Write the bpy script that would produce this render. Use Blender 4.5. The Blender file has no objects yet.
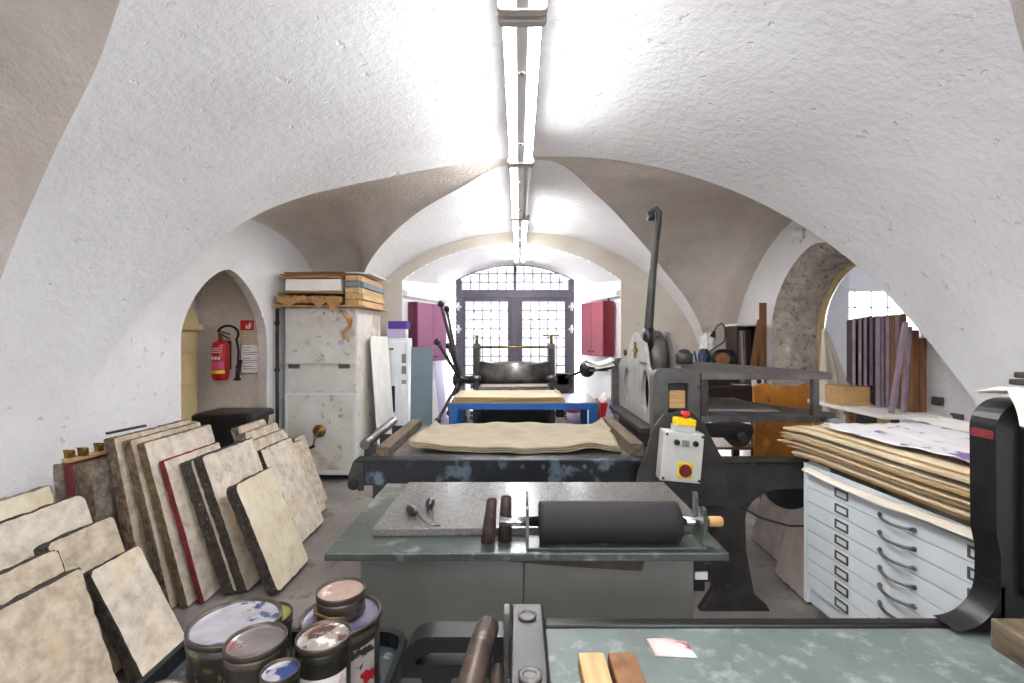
import bpy, bmesh, math, random
from mathutils import Vector, Matrix, Euler
import numpy as np
R = math.radians
PI = math.pi
rnd = random.Random(7)
scene = bpy.context.scene
COL = scene.collection
F = 484.0            # focal length in pixels of the 1024-wide frame
VX, VY, EYE = 519.0, 337.0, 1.55

def W(x, y, Y):
    """world point seen at pixel (x, y) at depth Y"""
    return Vector(((x-VX)/F*Y, Y, EYE-(y-VY)/F*Y))

# ------------------------------------------------------------------ materials
def lin(h):
    h = h.lstrip('#')
    out = []
    for i in (0, 2, 4):
        c = int(h[i:i+2], 16)/255
        out.append(c/12.92 if c <= .04045 else ((c+.055)/1.055)**2.4)
    return (*out, 1)

def pm(name, c, c2=None, sc=6, rough=.6, metal=0, bump=0, bs=60, spot=None, ssc=20, sth=.62, lo=.35, hi=.65,
       stretch=(1, 1, 1), coat=0, soft=.09, spot2=None, s2sc=8, s2th=.62, pits=0, bd=.02):
    m = bpy.data.materials.new(name); m.use_nodes = True
    nt = m.node_tree; N = nt.nodes; Lk = nt.links
    b = N['Principled BSDF']
    b.inputs['Roughness'].default_value = rough; b.inputs['Metallic'].default_value = metal
    if coat: b.inputs['Coat Weight'].default_value = coat
    tc = N.new('ShaderNodeTexCoord'); oi = N.new('ShaderNodeObjectInfo')
    mp = N.new('ShaderNodeMapping'); mp.inputs['Scale'].default_value = stretch
    ml = N.new('ShaderNodeMath'); ml.operation = 'MULTIPLY'; ml.inputs[1].default_value = 37
    Lk.new(oi.outputs['Random'], ml.inputs[0]); Lk.new(ml.outputs[0], mp.inputs['Location'])
    Lk.new(tc.outputs['Object'], mp.inputs['Vector'])
    def noise(scale, detail=6, rg=.6):
        n = N.new('ShaderNodeTexNoise'); n.inputs['Scale'].default_value = scale
        n.inputs['Detail'].default_value = detail; n.inputs['Roughness'].default_value = rg
        Lk.new(mp.outputs[0], n.inputs['Vector']); return n
    def ramp(src, a, bb):
        r = N.new('ShaderNodeMapRange'); r.inputs['From Min'].default_value = a; r.inputs['From Max'].default_value = bb
        Lk.new(src, r.inputs['Value']); return r.outputs[0]
    def mix(fac, a, bb):
        x = N.new('ShaderNodeMix'); x.data_type = 'RGBA'
        Lk.new(fac, x.inputs[0])
        for k, v in ((6, a), (7, bb)):
            if isinstance(v, tuple): x.inputs[k].default_value = v
            else: Lk.new(v, x.inputs[k])
        return x.outputs[2]
    cur = lin(c)
    if c2: cur = mix(ramp(noise(sc).outputs[0], lo, hi), lin(c), lin(c2))
    if spot: cur = mix(ramp(noise(ssc, 4).outputs[0], sth, sth+soft), cur, lin(spot))
    if spot2: cur = mix(ramp(noise(s2sc, 5).outputs[0], s2th, s2th+soft), cur, lin(spot2))
    if isinstance(cur, tuple): b.inputs['Base Color'].default_value = cur
    else: Lk.new(cur, b.inputs['Base Color'])
    if bump:
        h = noise(bs, 8, .65).outputs[0]
        if pits:
            pr = ramp(noise(pits, 3).outputs[0], .66, .74)
            mm = N.new('ShaderNodeMath'); mm.operation = 'MULTIPLY_ADD'; mm.inputs[1].default_value = -.8
            Lk.new(pr, mm.inputs[0]); Lk.new(h, mm.inputs[2]); h = mm.outputs[0]
        bp = N.new('ShaderNodeBump'); bp.inputs['Strength'].default_value = bump; bp.inputs['Distance'].default_value = bd
        Lk.new(h, bp.inputs['Height']); Lk.new(bp.outputs[0], b.inputs['Normal'])
    return m

def emit(name, col, s):
    m = bpy.data.materials.new(name); m.use_nodes = True
    b = m.node_tree.nodes['Principled BSDF']
    b.inputs['Base Color'].default_value = (.9, .9, .9, 1)
    b.inputs['Emission Color'].default_value = col; b.inputs['Emission Strength'].default_value = s
    return m

def glass(name, tint=.5):
    m = bpy.data.materials.new(name); m.use_nodes = True
    nt = m.node_tree; nt.nodes.remove(nt.nodes['Principled BSDF'])
    t = nt.nodes.new('ShaderNodeBsdfTransparent'); t.inputs[0].default_value = (tint, tint, tint*1.03, 1)
    g = nt.nodes.new('ShaderNodeBsdfGlossy'); g.inputs['Roughness'].default_value = .05
    x = nt.nodes.new('ShaderNodeMixShader'); x.inputs[0].default_value = .06
    nt.links.new(t.outputs[0], x.inputs[1]); nt.links.new(g.outputs[0], x.inputs[2])
    nt.links.new(x.outputs[0], nt.nodes['Material Output'].inputs[0])
    return m

M = {}
M['plaster'] = pm('plaster', '#e6e5e5', '#dad8d8', 1.3, .9, bump=.55, bs=16, pits=11, bd=.03, spot='#bdb6b0', ssc=30, sth=.70)
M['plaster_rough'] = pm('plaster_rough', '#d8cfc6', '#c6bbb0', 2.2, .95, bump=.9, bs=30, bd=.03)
M['plaster_yellow'] = pm('plaster_yellow', '#cdc7bc', '#beb4a2', 1.6, .9, bump=.3, bs=25, spot='#ab9270', ssc=1.7, sth=.68)
M['floor'] = pm('floor_concrete', '#736d6a', '#938b87', 2.2, .5, bump=.15, bs=30, spot='#5a5553', ssc=5, sth=.58, spot2='#a29a95', s2sc=1.6, s2th=.6)
M['stonework'] = pm('rough_stonework', '#cbc2b6', '#a79b8e', 9, .95, bump=1, bs=30, spot='#6f645a', ssc=26, sth=.58, spot2='#dcd4c8', s2sc=6, s2th=.6, bd=.03)
M['litho'] = pm('litho_stone_face', '#c9bdaa', '#a2937d', 15, .75, bump=.3, bs=50, spot='#978a79', ssc=13, sth=.55, spot2='#c9ab82', s2sc=4, s2th=.56, soft=.22)
M['litho_pale'] = pm('litho_stone_pale', '#d3c9ba', '#b2a694', 15, .75, bump=.25, bs=50, spot='#a3978a', ssc=15, sth=.56, spot2='#d2bd98', s2sc=4, s2th=.56, soft=.22)
M['litho_yellow'] = pm('litho_stone_yellow', '#d6ccb6', '#c2b496', 11, .7, bump=.2, bs=50, spot='#b5a585', ssc=11, sth=.62)
M['edge_dark'] = pm('stone_edge_dark', '#4a4037', '#2a2420', 30, .95, bump=.9, bs=45, spot='#8a7a66', ssc=60, sth=.60)
M['edge_brown'] = pm('stone_edge_brown', '#86705a', '#4e4034', 22, .95, bump=.9, bs=45, spot='#2c241e', ssc=40, sth=.58)
M['edge_ochre'] = pm('stone_edge_ochre', '#7d6a48', '#4f4430', 25, .95, bump=.9, bs=45, spot='#a3906a', ssc=50, sth=.62)
M['edge_red'] = pm('stone_edge_red', '#7b1f25', '#5c161c', 18, .8, bump=.4, bs=45, spot='#b59a90', ssc=60, sth=.70)
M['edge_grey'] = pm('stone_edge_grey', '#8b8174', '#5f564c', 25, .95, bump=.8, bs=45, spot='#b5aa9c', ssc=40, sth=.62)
M['white_metal'] = pm('white_painted_metal', '#dfe3e3', '#d3d6d6', 3, .4, spot='#8f8b84', ssc=35, sth=.76)
M['chest_paint'] = pm('pale_blue_white_paint', '#dde3e6', '#d2dade', 3, .38)
M['cream_metal'] = pm('aged_cream_paint', '#d9d6cf', '#c9c4ba', 4, .5, spot='#8a8175', ssc=11, sth=.62, spot2='#b3a48e', s2sc=3, s2th=.58)
M['steel'] = pm('worn_steel', '#8c8a88', '#5e5b59', 8, .35, .9, bump=.05, bs=60)
M['dull_steel'] = pm('dull_steel', '#77736f', '#55514d', 6, .5, .55, spot='#3a3633', ssc=14, sth=.62)
M['grey_cast'] = pm('grey_cast_iron', '#8b8884', '#75726e', 9, .5, .3, spot='#4d4946', ssc=14, sth=.66, bump=.1, bs=50)
M['light_cast'] = pm('light_grey_enamel', '#a3a19d', '#86847f', 8, .45, .1, spot='#55514e', ssc=18, sth=.68)
M['dark_iron'] = pm('dark_cast_iron', '#3f3c38', '#2b2927', 8, .5, .3, spot='#6a6661', ssc=9, sth=.66, bump=.1, bs=40)
M['black_iron'] = pm('black_painted_iron', '#1a191a', '#121112', 8, .33, .1, spot='#4a3d36', ssc=16, sth=.70, bump=.08, bs=40)
M['peel'] = pm('peeling_blue_black_paint', '#1f2226', '#16181a', 6, .45, .1, spot='#5d6b77', ssc=7, sth=.56, spot2='#3d5c60', s2sc=5, s2th=.62)
M['chrome'] = pm('chrome', '#c9c9c9', None, rough=.18, metal=1)
M['black_rubber'] = pm('black_rubber', '#1d1919', '#181515', 5, .75)
M['black_plastic'] = pm('black_plastic', '#18191b', '#101113', 5, .35)
M['brass'] = pm('brass', '#9a7c3d', '#6e5526', 20, .4, .7)
M['wood'] = pm('brown_wood', '#8a5f38', '#6b4526', 4, .6, stretch=(8, 8, 1), spot='#4a2f1a', ssc=5, sth=.66)
M['wood_light'] = pm('pale_wood', '#c39d6a', '#a8824f', 4, .6, stretch=(1, 9, 9))
M['wood_y'] = pm('pale_wood_along', '#c8a878', '#a98758', 4, .6, stretch=(9, 1, 9), spot='#6e5538', ssc=3, sth=.66)
M['wood_old'] = pm('old_stained_wood', '#75654f', '#4c3f30', 4, .7, stretch=(9, 1, 9), spot='#2c2620', ssc=6, sth=.60)
M['wood_dark'] = pm('dark_wood', '#3b2a22', '#241915', 5, .6, stretch=(8, 8, 1))
M['frame_wood'] = pm('door_frame_wood', '#cfba8a', '#b99f68', 3, .6, stretch=(8, 8, 1))
M['door_yellow'] = pm('cream_yellow_paint', '#e2d0a0', '#d8c490', 4, .55, spot='#8f7c55', ssc=12, sth=.72)
M['orange_board'] = pm('orange_stained_board', '#c47f24', '#a9651a', 5, .55, spot='#7a4a18', ssc=7, sth=.64, spot2='#d99a3a', s2sc=4, s2th=.6)
M['cardboard'] = pm('cardboard', '#a67c50', '#8c6540', 4, .8)
M['kraft'] = pm('kraft_paper', '#b88f5c', '#9a7343', 7, .75, spot='#6e4d2b', ssc=11, sth=.66)
M['paper'] = pm('white_paper', '#ece9e4', '#e2ded8', 5, .8)
M['paper_aged'] = pm('aged_paper', '#c9bb9f', '#bcab8c', 4, .8)
M['packing'] = pm('tan_packing_sheet', '#9f927c', '#92846c', 7, .75, spot='#8a7350', ssc=12, sth=.70)
M['board_edge'] = pm('tan_board', '#c7a06a', '#b28a55', 5, .8)
M['granite'] = pm('speckled_granite_slab', '#5d5b57', '#55534f', 40, .25, spot='#72706b', ssc=120, sth=.55, spot2='#474643', s2sc=140, s2th=.56)
M['green_top'] = pm('ink_stained_green_top', '#495049', '#343b37', 6, .28, spot='#788076', ssc=12, sth=.55, spot2='#212a27', s2sc=7, s2th=.57, soft=.14)
M['cab_grey'] = pm('grey_green_laminate', '#85867f', '#7a7b74', 3, .5, spot='#aaa', ssc=50, sth=.80) if False else pm('grey_green_laminate', '#666760', '#5b5c55', 3, .5)
M['bed_green'] = pm('ink_stained_grey_green_bed', '#6a7370', '#5a6461', 9, .45, spot='#8b9490', ssc=26, sth=.54, spot2='#6d5658', s2sc=9, s2th=.66, soft=.2)
M['blue'] = pm('blue_painted_metal', '#1f66ad', '#1a5a9c', 5, .4)
M['blue_dark'] = pm('navy_lid', '#26385c', None, rough=.4)
M['grey_board'] = pm('blue_grey_board', '#71808a', '#66757f', 2, .6)
M['table_grey'] = pm('grey_tabletop', '#8b8890', '#7d7a82', 4, .4)
M['pink_cab'] = pm('mauve_laminate', '#8e5172', '#83496a', 3, .45)
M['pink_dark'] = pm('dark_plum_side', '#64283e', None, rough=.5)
M['red_cab'] = pm('rose_laminate', '#93404f', '#883a49', 3, .45)
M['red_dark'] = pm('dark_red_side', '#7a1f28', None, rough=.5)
M['window_frame'] = pm('grey_violet_frame_paint', '#5b5562', '#4e4955', 5, .5)
M['bars'] = pm('white_glazing_bars', '#d9d2da', None, rough=.5)
M['red'] = pm('red_enamel', '#b3121f', '#a60f1b', 3, .3)
M['signal_red'] = pm('signal_red', '#c4201f', None, rough=.35)
M['yellow'] = pm('signal_yellow', '#eec40d', None, rough=.4)
M['yellow2'] = pm('yellow_label', '#e2c62c', None, rough=.5)
M['ctrl'] = pm('control_box_grey', '#c3c2bb', '#b8b7b0', 4, .45, spot='#6a6862', ssc=50, sth=.78)
M['lamp_white'] = pm('white_lamp_metal', '#d9d6d2', None, rough=.4)
M['bracket'] = pm('beige_lamp_holder', '#a79f97', None, rough=.5)
M['tube_off'] = pm('white_unlit_tube', '#e9e9e9', None, rough=.3)
M['tube'] = emit('lit_tube', (.96, .975, 1, 1), 17)
M['glass'] = glass('window_pane', .22); M['glass_added_rear'] = glass('added_rear_pane', .62); M['glass_dim'] = glass('dimmed_pane', .4)  # tints only dim the daylight; rear panes belong to added windows
M['purple'] = pm('purple_card', '#4c2b8c', None, rough=.5)
M['lilac'] = pm('lilac_card', '#b9b0cf', None, rough=.5)
M['magenta'] = pm('magenta_label', '#c2447c', None, rough=.5)
M['grey_label'] = pm('grey_label', '#7d7d80', None, rough=.6)
M['ink_black'] = pm('black_print', '#1b1b1b', None, rough=.6)
M['cloth'] = pm('cream_cloth', '#e2dccf', '#d5ccbc', 3, .9, bump=.1, bs=120)
M['tin'] = pm('tin_plate', '#5f564c', '#463f38', 12, .35, .7, spot='#2e2a28', ssc=18, sth=.60)
M['tin_dark'] = pm('dark_ink_stained_tin', '#3a362d', '#24221e', 10, .4, .4, spot='#6a6040', ssc=16, sth=.58, spot2='#8a8478', s2sc=22, s2th=.63, soft=.04)
M['lid_blue'] = pm('lid_with_blue_ink', '#a3a2a4', '#8b8890', 18, .35, .2, spot='#2b3a66', ssc=14, sth=.55, spot2='#b5a13a', s2sc=30, s2th=.66, soft=.04)
M['lid_grey'] = pm('lid_with_grey_ink', '#7d7776', '#625b5b', 12, .35, .3, spot='#7a4a46', ssc=18, sth=.58, spot2='#a8a2a0', s2sc=16, s2th=.57, soft=.05)
M['lid_brown'] = pm('lid_with_brown_ink', '#979089', '#7d756f', 12, .35, .2, spot='#52332b', ssc=17, sth=.53, spot2='#d8d2cc', s2sc=22, s2th=.57, soft=.03)
M['lid_purple'] = pm('lid_with_purple_ink', '#807b8c', '#686378', 12, .35, .3, spot='#4b4066', ssc=16, sth=.58)
M['lid_peach'] = pm('lid_with_peach_paper', '#a08a7c', '#866f62', 12, .5, spot='#c9b8ac', ssc=20, sth=.56, spot2='#4a332a', s2sc=18, s2th=.68)
M['lid_olive'] = pm('lid_with_olive_ink', '#8a8a3c', '#6b6d2e', 10, .4, .1, spot='#b8b25a', ssc=14, sth=.62)
M['can_label'] = pm('red_white_can_label', '#bdb6ae', '#a39b92', 8, .5, spot='#a81c24', ssc=14, sth=.54, spot2='#2a2626', s2sc=17, s2th=.57, soft=.03)
M['can_label2'] = pm('white_red_can_label', '#cfc9c2', '#b3aca4', 8, .5, spot='#9c2028', ssc=9, sth=.60, spot2='#5f5a52', s2sc=16, s2th=.58)
M['label_red'] = pm('label_red', '#a41d26', None, rough=.5)
M['tray_in'] = pm('wet_tray_floor', '#434a4c', '#33393b', 9, .25, spot='#7f8789', ssc=10, sth=.58)
M['terracotta'] = pm('leather_brown', '#3d2b22', '#2a1d18', 14, .6, spot='#5c4033', ssc=20, sth=.62)
M['tile_grey'] = pm('pink_grey_stone', '#aea199', '#998d86', 7, .8, bump=.1, bs=60)
M['violet_print'] = pm('paper_with_violet_marks', '#e4e1e2', '#d6d2d6', 5, .8, spot='#7f6096', ssc=5, sth=.575, spot2='#b2c052', s2sc=5.5, s2th=.63, soft=.03)
M['painted_scrap'] = pm('paint_smeared_paper', '#d9cfc8', '#c9a9a4', 10, .7, spot='#a04048', ssc=16, sth=.62, spot2='#3d6d80', s2sc=14, s2th=.66)
M['yoke_grey'] = pm('dark_grey_cast_iron', '#5f5d5a', '#4c4a47', 9, .5, .3, spot='#33302e', ssc=14, sth=.62, bump=.1, bs=50)
M['rod'] = pm('patinated_bronze_rod', '#5a4a40', '#3d332d', 14, .4, .4, spot='#7a685a', ssc=20, sth=.60)
M['screen_frame'] = pm('plum_board_face', '#4a2f33', '#362227', 6, .7)
M['screen_edge'] = pm('mauve_board_edge', '#93808a', '#7a6872', 8, .7)
M['blue_bin'] = pm('sky_blue_plastic', '#3f8fd0', None, rough=.5)
M['cream_case'] = pm('cream_case', '#cfc8b9', None, rough=.5)
M['wheel_stone'] = pm('grinding_stone', '#9a6a4a', '#84563a', 20, .9)
M['blue_tool'] = pm('blue_grips', '#23406e', None, rough=.4)

# ------------------------------------------------------------------ mesh builder
class MB:
    def __init__(s): s.bm = bmesh.new()
    def _face(s, vs, mi=0, smooth=False):
        try:
            f = s.bm.faces.new(vs); f.material_index = mi; f.smooth = smooth; return f
        except ValueError: return None
    def box(s, x0, x1, y0, y1, z0, z1, mi=0, mat=None):
        vs = [Vector((x, y, z)) for z in (z0, z1) for y in (y0, y1) for x in (x0, x1)]
        if mat: vs = [mat @ v for v in vs]
        v = [s.bm.verts.new(p) for p in vs]
        for q in ((0, 2, 3, 1), (4, 5, 7, 6), (0, 1, 5, 4), (2, 6, 7, 3), (0, 4, 6, 2), (1, 3, 7, 5)):
            s._face([v[i] for i in q], mi)
        return s
    def ob(s, c, size, rot=(0, 0, 0), mi=0):
        m = Matrix.Translation(Vector(c)) @ Euler(rot).to_matrix().to_4x4()
        a, b, d = (q/2 for q in size)
        return s.box(-a, a, -b, b, -d, d, mi, m)
    def rings(s, rings, mi=0, cap=True, smooth=True, closed=True, mis=None, loop=False):
        vs = [[s.bm.verts.new(p) for p in r] for r in rings]
        n = len(vs[0])
        K = len(vs) if loop else len(vs)-1
        for k in range(K):
            for i in range(n if closed else n-1):
                j = (i+1) % n
                s._face([vs[k][i], vs[k][j], vs[(k+1) % len(vs)][j], vs[(k+1) % len(vs)][i]], mis[k] if mis else mi, smooth)
        if cap and not loop:
            s._face(list(reversed(vs[0])), mis[0] if mis else mi); s._face(vs[-1], mis[-1] if mis else mi)
        return vs
    def cyl(s, p0, p1, r0, r1=None, seg=20, mi=0, cap=True):
        p0, p1 = Vector(p0), Vector(p1); r1 = r0 if r1 is None else r1
        d = (p1-p0).normalized(); a = d.orthogonal().normalized(); b = d.cross(a)
        s.rings([[p+(a*math.cos(t)+b*math.sin(t))*r for t in [2*PI*i/seg for i in range(seg)]] for p, r in ((p0, r0), (p1, r1))], mi, cap)
        return s
    def lathe(s, c, prof, axis='z', seg=28, mi=0, mis=None):
        c = Vector(c); rs = []
        for r, h in prof:
            ring = []
            for i in range(seg):
                t = 2*PI*i/seg; u, v = r*math.cos(t), r*math.sin(t)
                ring.append(c + (Vector((u, v, h)) if axis == 'z' else Vector((h, u, v)) if axis == 'x' else Vector((v, h, u))))
            rs.append(ring)
        s.rings(rs, mi, True, True, True, mis); return s
    def ball(s, c, r, mi=0, sc=(1, 1, 1), seg=16):
        c = Vector(c); n = seg//2
        prof = [(max(r*math.sin(PI*k/n), r*.02), -r*math.cos(PI*k/n)) for k in range(n+1)]
        rs = [[c+Vector((p*math.cos(2*PI*i/seg)*sc[0], p*math.sin(2*PI*i/seg)*sc[1], h*sc[2])) for i in range(seg)] for p, h in prof]
        s.rings(rs, mi); return s
    def tube(s, pts, r, seg=10, mi=0, radii=None):
        pts = [Vector(p) for p in pts]; rs = []; prev = None
        for i, p in enumerate(pts):
            d = (pts[min(i+1, len(pts)-1)]-pts[max(i-1, 0)]).normalized()
            a = d.orthogonal().normalized() if prev is None else (prev-d*prev.dot(d)).normalized()
            prev = a; b = d.cross(a); rr = radii[i] if radii else r
            rs.append([p+(a*math.cos(2*PI*k/seg)+b*math.sin(2*PI*k/seg))*rr for k in range(seg)])
        s.rings(rs, mi); return s
    def prism(s, pts, plane, a0, a1, mi=0, smooth=False, side_mi=None):
        def to(u, v, a): return Vector((a, u, v)) if plane == 'yz' else Vector((u, a, v)) if plane == 'xz' else Vector((u, v, a))
        r0 = [s.bm.verts.new(to(u, v, a0)) for u, v in pts]; r1 = [s.bm.verts.new(to(u, v, a1)) for u, v in pts]
        n = len(pts); sm = mi if side_mi is None else side_mi
        s._face(list(reversed(r0)), mi); s._face(r1, mi)
        for i in range(n):
            j = (i+1) % n; s._face([r0[i], r0[j], r1[j], r1[i]], sm, smooth)
        return s
    def plate(s, outer, holes, plane, a0, a1, mi=0):
        """extruded outline with holes"""
        cu = bpy.data.curves.new('outline', 'CURVE'); cu.dimensions = '2D'; cu.fill_mode = 'BOTH'; cu.extrude = .5
        for pl in [outer]+holes:
            sp = cu.splines.new('POLY'); sp.points.add(len(pl)-1); sp.use_cyclic_u = True
            for q, (u, v) in zip(sp.points, pl): q.co = (u, v, 0, 1)
        ob = bpy.data.objects.new('outline', cu); COL.objects.link(ob)
        dg = bpy.context.evaluated_depsgraph_get()
        me = bpy.data.meshes.new_from_object(ob.evaluated_get(dg))
        n0 = len(s.bm.verts); f0 = len(s.bm.faces)
        s.bm.from_mesh(me); s.bm.verts.ensure_lookup_table(); s.bm.faces.ensure_lookup_table()
        for v in s.bm.verts[n0:]:
            u, w, t = v.co; a = a0+(t+.5)*(a1-a0)
            v.co = Vector((a, u, w)) if plane == 'yz' else Vector((u, a, w)) if plane == 'xz' else Vector((u, w, a))
        for f in s.bm.faces[f0:]: f.material_index = mi; f.smooth = False
        bpy.data.objects.remove(ob); bpy.data.curves.remove(cu); bpy.data.meshes.remove(me)
        return s
    def surf(s, fn, nu, nv, mi=0, smooth=True):
        g = [[s.bm.verts.new(fn(i/nu, j/nv)) for j in range(nv+1)] for i in range(nu+1)]
        for i in range(nu):
            for j in range(nv): s._face([g[i][j], g[i+1][j], g[i+1][j+1], g[i][j+1]], mi, smooth)
        return s
    def sheet(s, fn, nu, nv, th, mi=0, emi=None):
        """closed sheet of thickness th below fn(u, v)"""
        emi = mi if emi is None else emi
        P_ = [[Vector(fn(i/nu, j/nv)) for j in range(nv+1)] for i in range(nu+1)]
        t = [[s.bm.verts.new(p) for p in r] for r in P_]; b = []
        for i in range(nu+1):
            row = []
            for j in range(nv+1):
                du = P_[min(i+1, nu)][j]-P_[max(i-1, 0)][j]; dv = P_[i][min(j+1, nv)]-P_[i][max(j-1, 0)]
                n = du.cross(dv); n = n.normalized() if n.length > 1e-9 else Vector((0, 0, 1))
                row.append(s.bm.verts.new(P_[i][j]-n*th))
            b.append(row)
        for i in range(nu):
            for j in range(nv):
                s._face([t[i][j], t[i+1][j], t[i+1][j+1], t[i][j+1]], mi, True)
                s._face([b[i][j], b[i][j+1], b[i+1][j+1], b[i+1][j]], mi, True)
        for i in range(nu):
            s._face([t[i][0], b[i][0], b[i+1][0], t[i+1][0]], emi); s._face([t[i+1][nv], b[i+1][nv], b[i][nv], t[i][nv]], emi)
        for j in range(nv):
            s._face([t[0][j+1], b[0][j+1], b[0][j], t[0][j]], emi); s._face([t[nu][j], b[nu][j], b[nu][j+1], t[nu][j+1]], emi)
        return s

def rrect(u0, u1, v0, v1, r, n=5, which=(1, 1, 1, 1)):
    pts = []
    for k, (cu, cv, a) in enumerate(((u1-r, v0+r, -90), (u1-r, v1-r, 0), (u0+r, v1-r, 90), (u0+r, v0+r, 180))):
        if which[k]:
            pts += [(cu+r*math.cos(R(a+90*i/n)), cv+r*math.sin(R(a+90*i/n))) for i in range(n+1)]
        else: pts.append(((u1, v0), (u1, v1), (u0, v1), (u0, v0))[k])
    return pts
def ell(cu, cv, ru, rv, n=28): return [(cu+ru*math.cos(2*PI*i/n), cv+rv*math.sin(2*PI*i/n)) for i in range(n)]

# ------------------------------------------------------------------ objects
ORG = {}
def link(name, mb, mats, bev=0, seg=2, normals=True):
    me = bpy.data.meshes.new(name)
    if normals: bmesh.ops.recalc_face_normals(mb.bm, faces=mb.bm.faces)
    mb.bm.to_mesh(me); mb.bm.free()
    for m in (mats if isinstance(mats, (list, tuple)) else [mats]): me.materials.append(M[m] if isinstance(m, str) else m)
    o = bpy.data.objects.new(name, me); COL.objects.link(o)
    if bev:
        b = o.modifiers.new('bevel', 'BEVEL'); b.width = bev; b.segments = seg; b.limit_method = 'ANGLE'; b.angle_limit = R(40)
    return o
def props(o, label=None, cat=None, group=None, kind=None):
    for k, v in (('label', label), ('category', cat), ('group', group), ('kind', kind)):
        if v: o[k] = v
    return o
def T(name, label, cat, loc=(0, 0, 0), rz=0, group=None, local=False, rot=None):
    """a thing made of parts: an Empty at its base. Part meshes are given in world coordinates unless local."""
    o = bpy.data.objects.new(name, None); COL.objects.link(o); o.empty_display_size = .1
    o.location = loc; o.rotation_euler = rot or (0, 0, rz)
    ORG[o.name] = Vector((0, 0, 0)) if local else Vector(loc)
    return props(o, label, cat, group)
def P(name, mb, mats, parent, bev=0, label=None, seg=2):
    root = parent
    while root.parent: root = root.parent
    off = ORG.get(root.name, Vector((0, 0, 0)))
    for v in mb.bm.verts: v.co -= off
    o = link(name, mb, mats, bev, seg); o.parent = parent
    if label: o['label'] = label
    return o
def S(name, mb, mats, label, cat, loc=(0, 0, 0), group=None, bev=0, local=False, rot=None):
    """a thing that is one mesh"""
    if not local:
        for v in mb.bm.verts: v.co -= Vector(loc)
    o = link(name, mb, mats, bev); o.location = loc
    if rot: o.rotation_euler = rot
    ORG[o.name] = Vector((0, 0, 0)) if local else Vector(loc)
    return props(o, label, cat, group)
def ST(name, mb, mats, parent=None, bev=0):
    o = link(name, mb, mats, bev); o['kind'] = 'structure'
    if parent: o.parent = parent
    return o
# ------------------------------------------------------------------ the vaulted room
def interp(tab, x):
    xs = [p[0] for p in tab]; ys = [p[1] for p in tab]
    # smooth (monotone cubic) interpolation
    n = len(xs); x = min(max(x, xs[0]), xs[-1])
    d = [(ys[i+1]-ys[i])/(xs[i+1]-xs[i]) for i in range(n-1)]
    m = [d[0]]+[0 if d[i-1]*d[i] <= 0 else 2*d[i-1]*d[i]/(d[i-1]+d[i]) for i in range(1, n-1)]+[d[-1]]
    for i in range(n-1):
        if x <= xs[i+1]:
            h = xs[i+1]-xs[i]; t = (x-xs[i])/h
            return ((1+2*t)*(1-t)**2*ys[i] + t*(1-t)**2*h*m[i] + t*t*(3-2*t)*ys[i+1] + t*t*(t-1)*h*m[i+1])
LX = lambda y: -2.75 if y < 3.0 else -2.75+.25*(y-3.0)/3.45
RX = lambda y: 2.9 if y < 2.98 else 3.12-.37*(y-2.98)/3.32
XC, A_, B_, Z0 = .075, 2.825, 1.95, 1.0
def vm(s):            # main barrel, s in -1..1
    a = s*PI/2
    return XC+A_*math.sin(a), Z0+B_*math.cos(a)
def vb(s):            # narrower far barrel
    a = s*PI/2
    return .05+(2.55 if s < 0 else 2.45)*math.sin(a), .9+2.06*math.cos(a)
def sx(x): return math.asin(max(-1, min(1, (x-XC)/A_)))*2/PI
g1t = [(-1, 2.45), (sx(-2.49), 2.32), (sx(-2.23), 2.2), (sx(-1.96), 2.05), (sx(-1.61), 1.84), (sx(-1.33), 1.62), (sx(-.7), 1.15), (0, .95), (sx(.8), 1.15), (sx(1.59), 1.57), (sx(1.74), 1.68), (sx(2.4), 2.15), (1, 2.5)]
g2t = [(-1, 3.0), (sx(-2.6), 3.22), (sx(-2.3), 3.38), (sx(-1.91), 3.43), (sx(-1.6), 3.54), (sx(-1.36), 3.66), (sx(-1.0), 3.78), (sx(-.63), 3.82), (0, 3.76), (sx(.62), 3.69), (sx(1.35), 3.63), (sx(1.98), 3.58), (sx(2.51), 3.48), (sx(2.69), 3.40), (sx(2.83), 3.26), (1, 2.98)]
g3t = [(-1, 6.46), (-.75, 6.36), (-.6, 6.12), (-.507, 5.6), (-.378, 5.13), (-.262, 4.75), (-.148, 4.4), (-.05, 3.98), (.04, 3.84), (.19, 4.6), (.36, 5.45), (.535, 6.0), (.675, 6.12), (1, 6.3)]
NS = 72
SS = [-1+2*i/NS for i in range(NS+1)]
def band(pf, y0, y1, ny):
    return lambda u, v: Vector((pf(-1+2*u)[0], y0(-1+2*u)+(y1(-1+2*u)-y0(-1+2*u))*v, pf(-1+2*u)[1]))
def cell(pn, yn, pf_, yf, rise):
    def f(u, v):
        s = -1+2*u; ex = 2.0+.6*max(0, -s) if rise is rise2 else 2.0; a, b = pn(s), pf_(s); t = 2*v-1
        # ease the samples towards both groins
        t = math.sin(t*PI/2); v2 = (t+1)/2
        z = a[1]+(b[1]-a[1])*v2; zc = max(rise(s), a[1], b[1])
        return Vector((a[0]+(b[0]-a[0])*v2, yn(s)+(yf(s)-yn(s))*v2, z+(zc-(a[1]+b[1])/2)*max(0, 1-abs(t)**ex)**(1/ex)))
    return f
G1 = lambda s: interp(g1t, s); G2 = lambda s: interp(g2t, s); G3 = lambda s: interp(g3t, s)
YE, YB = 6.5, -2.2
G0 = lambda s: 1.5-G1(s) if G1(s) > .95 else .55
rise2 = lambda s: 2.95-(.25 if s < 0 else .08)*s*s
rise1 = lambda s: 2.95-.3*s*s
mb = MB()
mb.surf(band(vm, lambda s: YB, G0, 6), NS, 6)
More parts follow.
